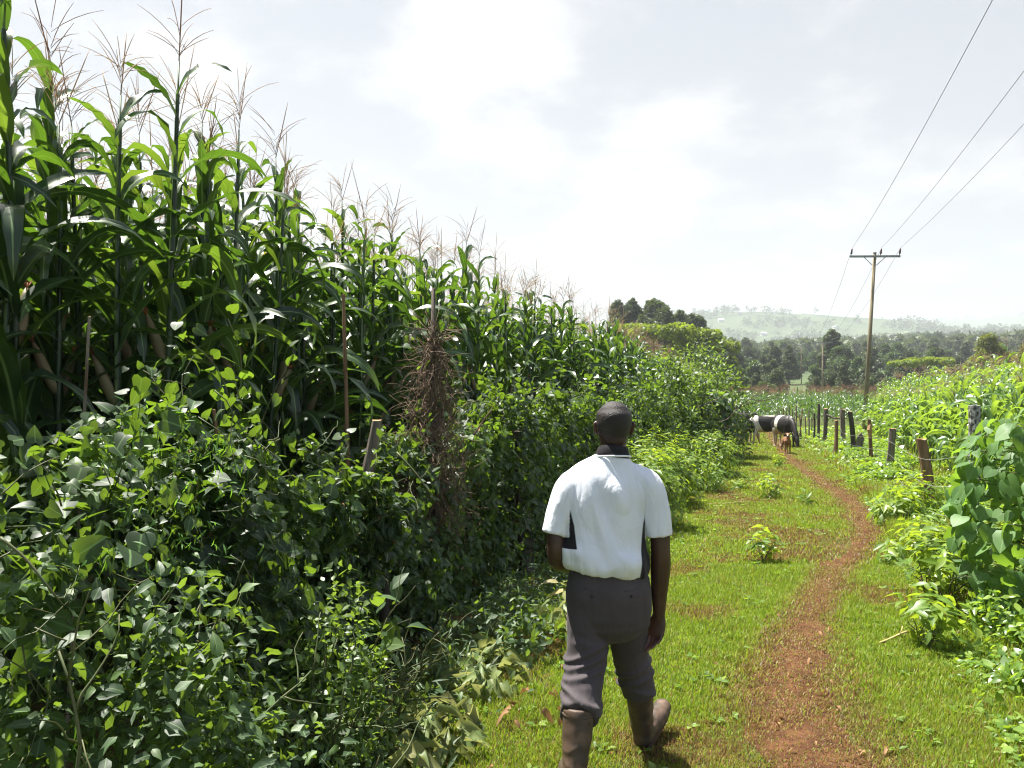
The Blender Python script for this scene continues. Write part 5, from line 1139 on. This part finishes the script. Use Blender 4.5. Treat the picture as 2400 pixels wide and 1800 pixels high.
def rid(P, f): n = fbm(P * f, 2); return 1 - np.abs(n - .38) * 5
w = .014 * rid(np.c_[V[:, 0] * 1.3 + V[:, 2] * .35, V[:, 1] * .6, V[:, 2] * .30 + 3], 11.0) * tor * sm(1.36, 1.2, V[:, 2])
w += .024 * (np.sin(V[:, 0] * 38 + V[:, 2] * 9 + 2.2) * np.exp(-((V[:, 2] - 1.22) / .09) ** 2)) * tor * .5 * sm(.19, .05, np.abs(V[:, 0]))
w += .007 * rid(np.c_[V[:, 0] * .8 - V[:, 2] * .9, V[:, 1], V[:, 2] * .9 + V[:, 0] * .5], 8.0) * sm(1.05, .92, V[:, 2])
w += .010 * np.exp(-((V[:, 2] - .955 + .2 * V[:, 0]) / .035) ** 2) * tor * (1 + .6 * np.sin(V[:, 0] * 25))
w += .0035 * rid(np.c_[V[:, 0], V[:, 1], V[:, 2] * .5], 16) * (1 - tor)
V += N_ * w[:, None]
pr = (V[:, 0] - np.interp(V[:, 2], [.8, .86, 1.0, 1.1, 1.22], [.112, .112, .122, .134, .172])) / .03; shade_l = np.where(V[:, 2] > 1.0, (-np.interp(V[:, 2], [1.0, 1.1, 1.22], [.158, .168, .20]) - V[:, 0]) / .03, -1)  # right: black side panel; left: shade of the sleeve gap painted black
isb = (np.abs(V[:, 0] + .02) < .205)
pan_shade = np.clip(.5 + .5 * np.maximum(pr, shade_l), 0, 1) * (V[:, 2] < 1.23)
armR = (V[:, 0] > .146 + .035 * sm(1.25, 1.05, V[:, 2]) * 0) & (V[:, 2] > 1.03); armL = (V[:, 0] < -.188 - .15 * (1.22 - V[:, 2]) * 0 ) & (V[:, 2] > 1.045)
pan_shade = np.where(armR | armL, 0, pan_shade)
set_coords(sh, V); set_mask(sh, 'panel_and_shade', pan_shade); fin(sh, 'shirt', M['shirt'], man)
g = Geo(); a_ = [(.008, -.005, 1.385), (.010, -.003, 1.402), (.012, 0, 1.418), (.013, .002, 1.430)]; chain(g, a_, [(.077, .079), (.074, .077), (.070, .073), (.067, .070)], 28, 4, flat_end=(True, True)); cm = fuse(g, .004, 3, 'collar'); V = coords(cm); V[:, 2] += (V[:, 1]) * -.12; set_coords(cm, V); fin(cm, 'collar', M['collar'], man)
g = Geo(); th = np.linspace(0, 6.28318, 41); g.tube(np.stack([.008 + .081 * np.cos(th), -.006 + .083 * np.sin(th), 1.392 - .10 * .084 * np.sin(th)], -1), .0045, 6, caps=False); g.build('collar_piping', M['piping'], man)
for sx, e0, e1, r_ in ((1, (.212, -.014, 1.052), (.212, -.014, 1.040), (.0675, .0795)), (-1, (-.2515, -.036, 1.060), (-.253, -.037, 1.048), (.063, .0755))):
    pass
# trousers
t = Geo()
chain(t, [(-.012, 0, .945), (-.012, -.004, .88), (-.010, -.010, .80), (-.005, -.010, .71)], [(.158, .114), (.170, .130), (.188, .150), (.186, .142)], 28, 6, flat_end=(True, False))
chain(t, [(-.088, -.004, .82), (-.096, -.012, .70), (-.104, -.028, .58), (-.118, -.062, .46), (-.140, -.140, .36), (-.158, -.205, .312)], [(.098, .128), (.094, .118), (.088, .104), (.084, .094), (.082, .090), (.080, .086)], 22, 6, flat_end=(False, True))
chain(t, [(.084, .004, .82), (.090, .030, .70), (.094, .070, .58), (.108, .115, .47), (.138, .150, .36), (.154, .168, .285)], [(.096, .128), (.090, .112), (.084, .100), (.080, .090), (.076, .084), (.072, .080)], 22, 6, flat_end=(False, True))
tm = fuse(t, .0055, 4, 'trousers'); V = coords(tm); N_ = normals(tm)
w = .0045 * rid(np.c_[V[:, 0] * .7 + V[:, 2] * .4, V[:, 1] * .8, V[:, 2] * 1.3 - .5 * V[:, 0]], 9.0) * sm(.80, .62, V[:, 2]) + .0022 * rid(np.c_[V[:, 0], V[:, 1], V[:, 2] * 1.2 + 5], 15.0)
dL = np.where(V[:, 0] < -.01, 1, 0)
for z0, sl_, am in ((.56, .55, .012), (.515, .42, .011), (.47, .30, .010), (.36, -.5, .012), (.335, -.35, .010)): w += dL * am * np.exp(-((V[:, 2] - z0 - sl_ * (V[:, 0] + .10)) / .012) ** 2) * sm(.0, -.06, V[:, 0])
for z0, sl_, am in ((.42, .5, .010), (.36, .35, .010), (.32, -.3, .009)): w += (1 - dL) * am * np.exp(-((V[:, 2] - z0 - sl_ * (V[:, 0] - .12)) / .012) ** 2)
V += N_ * w[:, None]; set_coords(tm, V); fin(tm, 'trousers', M['trouser'], man)
for sx in (-1, 1):
    g = Geo(); g.tube([(-.012 + sx * .118, -.122, .835), (-.012 + sx * .085, -.1415, .828), (-.012 + sx * .05, -.1505, .826)], .0035, 5); pk = g.build('pocket_welt', M['trouser'], man)
    g = Geo(); ball(g, (-.012 + sx * .085, -.149, .806), (.007, .004, .007)); g.build('button', M['button'], pk)
# boots
def boot(pts, rad, foot, frad, name='boot'):
    g = Geo(); chain(g, pts, rad, 20, 6, flat_end=(True, False)); chain(g, foot, frad, 20, 6, ref=(0, 0, 1)); m_ = fuse(g, .005, 4, 'boot'); V = coords(m_); N_ = normals(m_); V += N_ * (.004 * rid(np.c_[V[:, 0], V[:, 1], V[:, 2] * 1.6], 10))[:, None]; set_coords(m_, V); o_ = fin(m_, name, M['rubber'], man)
    g = Geo(); n_ = len(foot); chain(g, [(x, y, z - r_[0] * .82) for (x, y, z), r_ in zip(foot, frad)], [(.013, r_[1] * .96) for r_ in frad], 16, 5, ref=(0, 0, 1)); sm_ = fuse(g, .005, 2, 'sole'); fin(sm_, 'sole', M['sole'], o_)
    g = Geo(); p0 = np.array(pts[0]); th = np.linspace(0, 6.28318, 25); g.tube(np.stack([p0[0] + (rad[0][0] + .001) * np.cos(th), p0[1] + (rad[0][1] + .001) * np.sin(th), p0[2] - .012 + 0 * th], -1), .006, 6, caps=False); g.build('rim', M['rubber'], o_)
    return o_
M['sole'] = solid_mat('boot_sole', (.03, .02, .015), (.09, .05, .03), 12, .8)
boot([(-.158, -.205, .345), (-.166, -.230, .25), (-.178, -.262, .14), (-.184, -.275, .075)], [(.064, .070), (.060, .066), (.050, .056), (.046, .052)], [(-.184, -.285, .058), (-.186, -.20, .060), (-.188, -.12, .048), (-.190, -.05, .042)], [(.050, .044), (.052, .044), (.040, .048), (.030, .040)])
boot([(.152, .165, .325), (.160, .178, .25), (.172, .205, .15), (.180, .222, .085)], [(.062, .068), (.060, .066), (.054, .060), (.048, .054)], [(.180, .215, .058), (.222, .278, .078), (.268, .345, .104), (.310, .405, .128)], [(.050, .046), (.052, .046), (.042, .050), (.034, .042)])
# ---- cows and the dog (x forward, y left, z up)
def cow_mat(name, thr):
    m, nn, L = newmat(name); a = attr(nn, 'patch'); w_ = attr(nn, 'warm'); tc = nn('ShaderNodeTexCoord'); nz = nn('ShaderNodeTexNoise'); nz.inputs['Scale'].default_value = 5; nz.inputs['Detail'].default_value = 4; L(tc.outputs['Object'], nz.inputs[0])
    ad = nn('ShaderNodeMath', operation='MULTIPLY_ADD'); L(nz.outputs['Fac'], ad.inputs[0]); ad.inputs[1].default_value = .35; L(a.outputs['Fac'], ad.inputs[2])
    mr = nn('ShaderNodeMapRange'); L(ad.outputs[0], mr.inputs['Value']); mr.inputs['From Min'].default_value = .66; mr.inputs['From Max'].default_value = .70
    m0 = nn('ShaderNodeMix', data_type='RGBA'); L(w_.outputs['Fac'], m0.inputs['Factor']); m0.inputs['A'].default_value = (.54, .49, .43, 1); m0.inputs['B'].default_value = (.42, .26, .15, 1)
    mx = nn('ShaderNodeMix', data_type='RGBA'); L(mr.outputs[0], mx.inputs['Factor']); L(m0.outputs['Result'], mx.inputs['A']); mx.inputs['B'].default_value = (.014, .011, .010, 1)
    p = nn('ShaderNodeBsdfPrincipled'); L(mx.outputs['Result'], p.inputs['Base Color']); p.inputs['Roughness'].default_value = .55; p.inputs['Specular IOR Level'].default_value = .35
    o = nn('ShaderNodeOutputMaterial'); L(p.outputs[0], o.inputs[0]); return m
M['cow'] = cow_mat('cow_hide', .5); M['horn'] = solid_mat('horn', (.3, .26, .2), (.4, .34, .26), 10, .4); M['hoof'] = solid_mat('hoof', (.05, .035, .025), (.08, .06, .04), 10, .5)
M['udder'] = solid_mat('udder', (.55, .32, .25), (.6, .38, .3), 6, .6); M['eye'] = solid_mat('eye', (.01, .008, .006), None, 5, .15, .5)
def cow(label, loc, rz, patches, sc_=1.0, step=.12, headdown=1.0, group='cows grazing at the end of the lane', udder=True):
    root = empty('cow', loc, rz, label, 'cow', group); root.scale = (sc_,) * 3; g = Geo()
    chain(g, [(-.80, 0, 1.06), (-.68, 0, 1.08), (-.45, 0, 1.03), (-.1, 0, .97), (.22, 0, .96), (.5, 0, 1.0), (.66, 0, 1.04)], [(.13, .20), (.22, .27), (.27, .32), (.32, .37), (.30, .37), (.23, .34), (.15, .24)], 20, 5, ref=(0, 1, 0))
    ball(g, (-.62, .16, 1.22), (.10, .07, .07)); ball(g, (-.62, -.16, 1.22), (.10, .07, .07)); ball(g, (-.80, 0, 1.20), (.08, .08, .06)); ball(g, (.45, 0, 1.27), (.16, .07, .08))
    if headdown > .5: nk = [(.52, 0, 1.08), (.78, 0, .93), (.98, 0, .68), (1.08, 0, .48)]; hd_ = [(1.04, 0, .53), (1.13, 0, .36), (1.20, 0, .20), (1.235, 0, .10)]
    else: nk = [(.52, 0, 1.10), (.80, 0, 1.18), (1.02, 0, 1.22), (1.12, 0, 1.22)]; hd_ = [(1.08, 0, 1.25), (1.25, 0, 1.16), (1.42, 0, 1.05), (1.50, 0, 1.0)]
    chain(g, nk, [(.14, .25), (.11, .19), (.095, .14), (.09, .115)], 18, 5, ref=(0, 1, 0)); chain(g, hd_, [(.108, .115), (.098, .12), (.068, .085), (.062, .062)], 16, 5, ref=(0, 1, 0))
    for s in (-1, 1):
        st = step * s
        chain(g, [(.46, s * .15, .92), (.47 + st * .4, s * .15, .66), (.48 + st, s * .14, .42), (.46 + st * 1.3, s * .14, .22), (.46 + st * 1.5, s * .14, .10), (.49 + st * 1.5, s * .14, .03)], [(.09, .14), (.07, .085), (.052, .058), (.036, .040), (.040, .044), (.052, .058)], 14, 4, ref=(0, 1, 0))
        chain(g, [(-.60, s * .16, .98), (-.52 - st * .3, s * .17, .74), (-.64 - st * .8, s * .165, .52), (-.66 - st, s * .16, .34), (-.63 - st, s * .16, .11), (-.60 - st, s * .16, .03)], [(.13, .22), (.10, .15), (.050, .070), (.040, .046), (.042, .046), (.054, .058)], 14, 4, ref=(0, 1, 0))
        e = np.array(nk[-1]) + np.array((.0, s * .17, .03)); chain(g, [np.array(nk[-1]) + np.array((0, s * .07, .03)), e, e + np.array((0, s * .05, -.03))], [(.03, .02), (.05, .018), (.02, .01)], 10, 4)
    m_ = fuse(g, .014, 4, 'body'); V = coords(m_); pt = np.zeros(len(V))
    for (c, r_, val) in patches:
        d_ = np.linalg.norm((V - np.array(c)) / np.array(r_), axis=1); k = sm(1.15, .85, d_); pt = pt * (1 - k) + val * k
    set_mask(m_, 'patch', pt); set_mask(m_, 'warm', sm(.62, .30, V[:, 2]) * .8 + .7 * sm(.80, .62, V[:, 2]) * (np.abs(V[:, 0]) < .5))
    fin(m_, 'body', M['cow'], root)
    g = Geo(); tl = [(-.86, 0, 1.20), (-.95, .01, 1.02), (-.95, .02, .70), (-.93, .02, .45)]; g.tube(smooth_pts(tl, 4), np.linspace(.03, .014, 13), 7); g.tube([(-.93, .02, .47), (-.92, .02, .36), (-.92, .02, .22)], [.016, .04, .012], 7); tm_ = g.mesh('tail'); set_mask(tm_, 'patch', np.ones(len(tm_.vertices)) * .2); set_mask(tm_, 'warm', np.zeros(len(tm_.vertices))); fin(tm_, 'tail', M['cow'], root)
    for s in (-1, 1):
        b_ = np.array(nk[-1]); g = Geo(); g.tube([b_ + (0, s * .06, .08), b_ + (-.02, s * .13, .13), b_ + (-.01, s * .15, .20)], [.026, .018, .006], 7); g.build('horn', M['horn'], root)
        g = Geo(); ball(g, np.array(hd_[1]) * .55 + np.array(hd_[0]) * .45 + np.array((.02, s * .098, .03)), (.018, .012, .018)); g.build('eye', M['eye'], root)
    if udder: g = Geo(); ball(g, (-.40, 0, .66), (.17, .14, .12)); [ball(g, (-.40 + a * .07, c * .06, .545), (.016, .016, .045)) for a in (-1, 1) for c in (-1, 1)]; um = fuse(g, .012, 3, 'udder'); fin(um, 'udder', M['udder'], root)
    return root
def gp(u, v): Y = F * CAMZ / (v - HORIZON); return ((u - 1200) / F * Y, Y, 0)
c1 = gp(1796, 1044)
cow('black and white cow grazing to the left in the middle of the lane', c1, math.radians(184), [((.0, 0, 1.06), (.50, .5, .46), 1), ((-.18, 0, 1.25), (.55, .15, .10), 0), ((.90, 0, .76), (.36, .35, .44), 1), ((1.18, .0, .22), (.10, .07, .30), .15), ((1.10, .10, .36), (.12, .10, .22), 1), ((1.10, -.10, .36), (.12, .10, .22), 1), ((-.72, 0, .9), (.14, .5, .25), .9)], .90, .13)
c2 = gp(1838, 1049)
cow('black and white cow with a white band grazing to the right beside the stake fence', c2, math.radians(-84), [((.25, 0, 1.0), (.42, .6, .7), 1), ((.9, 0, .6), (.6, .5, .7), 1), ((-.62, 0, 1.1), (.36, .6, .38), 1), ((-.12, 0, 1.2), (.20, .6, .50), 0)], .93, .06)
c3 = gp(1757, 1041)
cow('black cow standing half hidden behind the dark bush', (c3[0] - .35, c3[1] + .7, 0), math.radians(172), [((0, 0, 1), (1.4, 1, .62), 1), ((1.2, 0, .9), (.6, .5, .8), 1)], 1.0, .05, 0.0)
M['dog_fur'] = None
def dog_mat():
    m, nn, L = newmat('dog_fur'); a = attr(nn, 'patch'); tc = nn('ShaderNodeTexCoord'); nz = nn('ShaderNodeTexNoise'); nz.inputs['Scale'].default_value = 30; nz.inputs['Detail'].default_value = 5; L(tc.outputs['Object'], nz.inputs[0])
    c = ramp(nn, L, nz.outputs['Fac'], [(.3, (.13, .055, .025)), (.7, (.27, .125, .055))]); mx = nn('ShaderNodeMix', data_type='RGBA'); L(a.outputs['Fac'], mx.inputs['Factor']); L(c, mx.inputs['A']); mx.inputs['B'].default_value = (.03, .015, .012, 1)
    p = nn('ShaderNodeBsdfPrincipled'); L(mx.outputs['Result'], p.inputs['Base Color']); p.inputs['Roughness'].default_value = .6; o = nn('ShaderNodeOutputMaterial'); L(p.outputs[0], o.inputs[0]); return m
M['dog_fur'] = dog_mat(); M['tongue'] = solid_mat('tongue', (.45, .12, .12), (.5, .16, .15), 8, .4)
def dog(label, loc, rz):
    root = empty('dog', loc, rz, label, 'dog'); g = Geo()
    chain(g, [(-.36, 0, .46), (-.22, 0, .475), (0, 0, .46), (.16, 0, .44), (.27, 0, .46)], [(.065, .08), (.085, .10), (.09, .125), (.10, .145), (.075, .11)], 16, 5, ref=(0, 1, 0))
    chain(g, [(.22, 0, .50), (.32, .0, .58), (.37, -.02, .63)], [(.06, .085), (.052, .06), (.05, .055)], 14, 5, ref=(0, 1, 0))
    chain(g, [(.35, -.02, .655), (.42, -.03, .65), (.49, -.04, .625), (.54, -.045, .615)], [(.066, .062), (.058, .056), (.034, .034), (.026, .024)], 14, 5, ref=(0, 1, 0)); chain(g, [(.42, -.03, .612), (.49, -.04, .585), (.525, -.043, .575)], [(.036, .02), (.024, .013), (.018, .01)], 10, 4, ref=(0, 1, 0))
    for s in (-1, 1):
        chain(g, [(.21, s * .075, .44), (.20, s * .08, .30), (.215, s * .075, .19), (.205, s * .075, .07), (.225, s * .075, .022)], [(.045, .06), (.032, .04), (.025, .028), (.020, .022), (.027, .030)], 12, 4, ref=(0, 1, 0))
        chain(g, [(-.28, s * .075, .44), (-.23, s * .085, .31), (-.33, s * .085, .19), (-.315, s * .085, .07), (-.29, s * .085, .022)], [(.05, .09), (.042, .06), (.022, .028), (.020, .022), (.027, .030)], 12, 4, ref=(0, 1, 0))
        chain(g, [(.345, -.02 + s * .05, .70), (.345, -.02 + s * .085, .70), (.37, -.02 + s * .098, .645)], [(.03, .012), (.034, .012), (.014, .008)], 10, 4)
    m_ = fuse(g, .009, 3, 'body'); V = coords(m_); set_mask(m_, 'patch', np.maximum(sm(.515, .545, V[:, 0]) * .9, .75 * np.exp(-((V[:, 1]) / .05) ** 2) * sm(.53, .57, V[:, 2]) * (V[:, 0] < .2))); fin(m_, 'body', M['dog_fur'], root)
    g = Geo(); g.tube(smooth_pts([(-.40, 0, .48), (-.50, 0, .46), (-.58, .02, .38), (-.62, .03, .30)], 4), np.linspace(.026, .010, 13), 7); tm_ = g.mesh('tail'); set_mask(tm_, 'patch', np.zeros(len(tm_.vertices))); fin(tm_, 'tail', M['dog_fur'], root)
    for s in (-1, 1): g = Geo(); ball(g, (.450, -.033 + s * .036, .672), (.010, .009, .010)); g.build('eye', M['eye'], root)
    g = Geo(); ball(g, (.552, -.046, .625), (.014, .018, .013)); g.build('nose', M['eye'], root)
    g = Geo(); chain(g, [(.46, -.036, .596), (.515, -.042, .590), (.535, -.044, .565)], [(.018, .006), (.018, .005), (.013, .004)], 10, 4, ref=(0, 1, 0)); g.build('tongue', M['tongue'], root)
dog('brown dog standing on the earth path facing the camera with its mouth open', gp(1843, 1064), math.radians(-98))
# ------------------------------------------------------------------ hazy air over the valley
def haze():
    g = Geo(); g.box((900, 2300, 247), (9000, 9400, 500)); m, nn, L = newmat('haze')
    v = nn('ShaderNodeVolumePrincipled'); v.inputs['Color'].default_value = (.61, .64, .69, 1); v.inputs['Density'].default_value = HAZE; v.inputs['Anisotropy'].default_value = .2
    o = nn('ShaderNodeOutputMaterial'); L(v.outputs[0], o.inputs['Volume'])
    tag(g.build('haze', m, smooth=False), 'pale hazy air over the valley', 'haze', kind='stuff')
HAZE = .00040
haze()
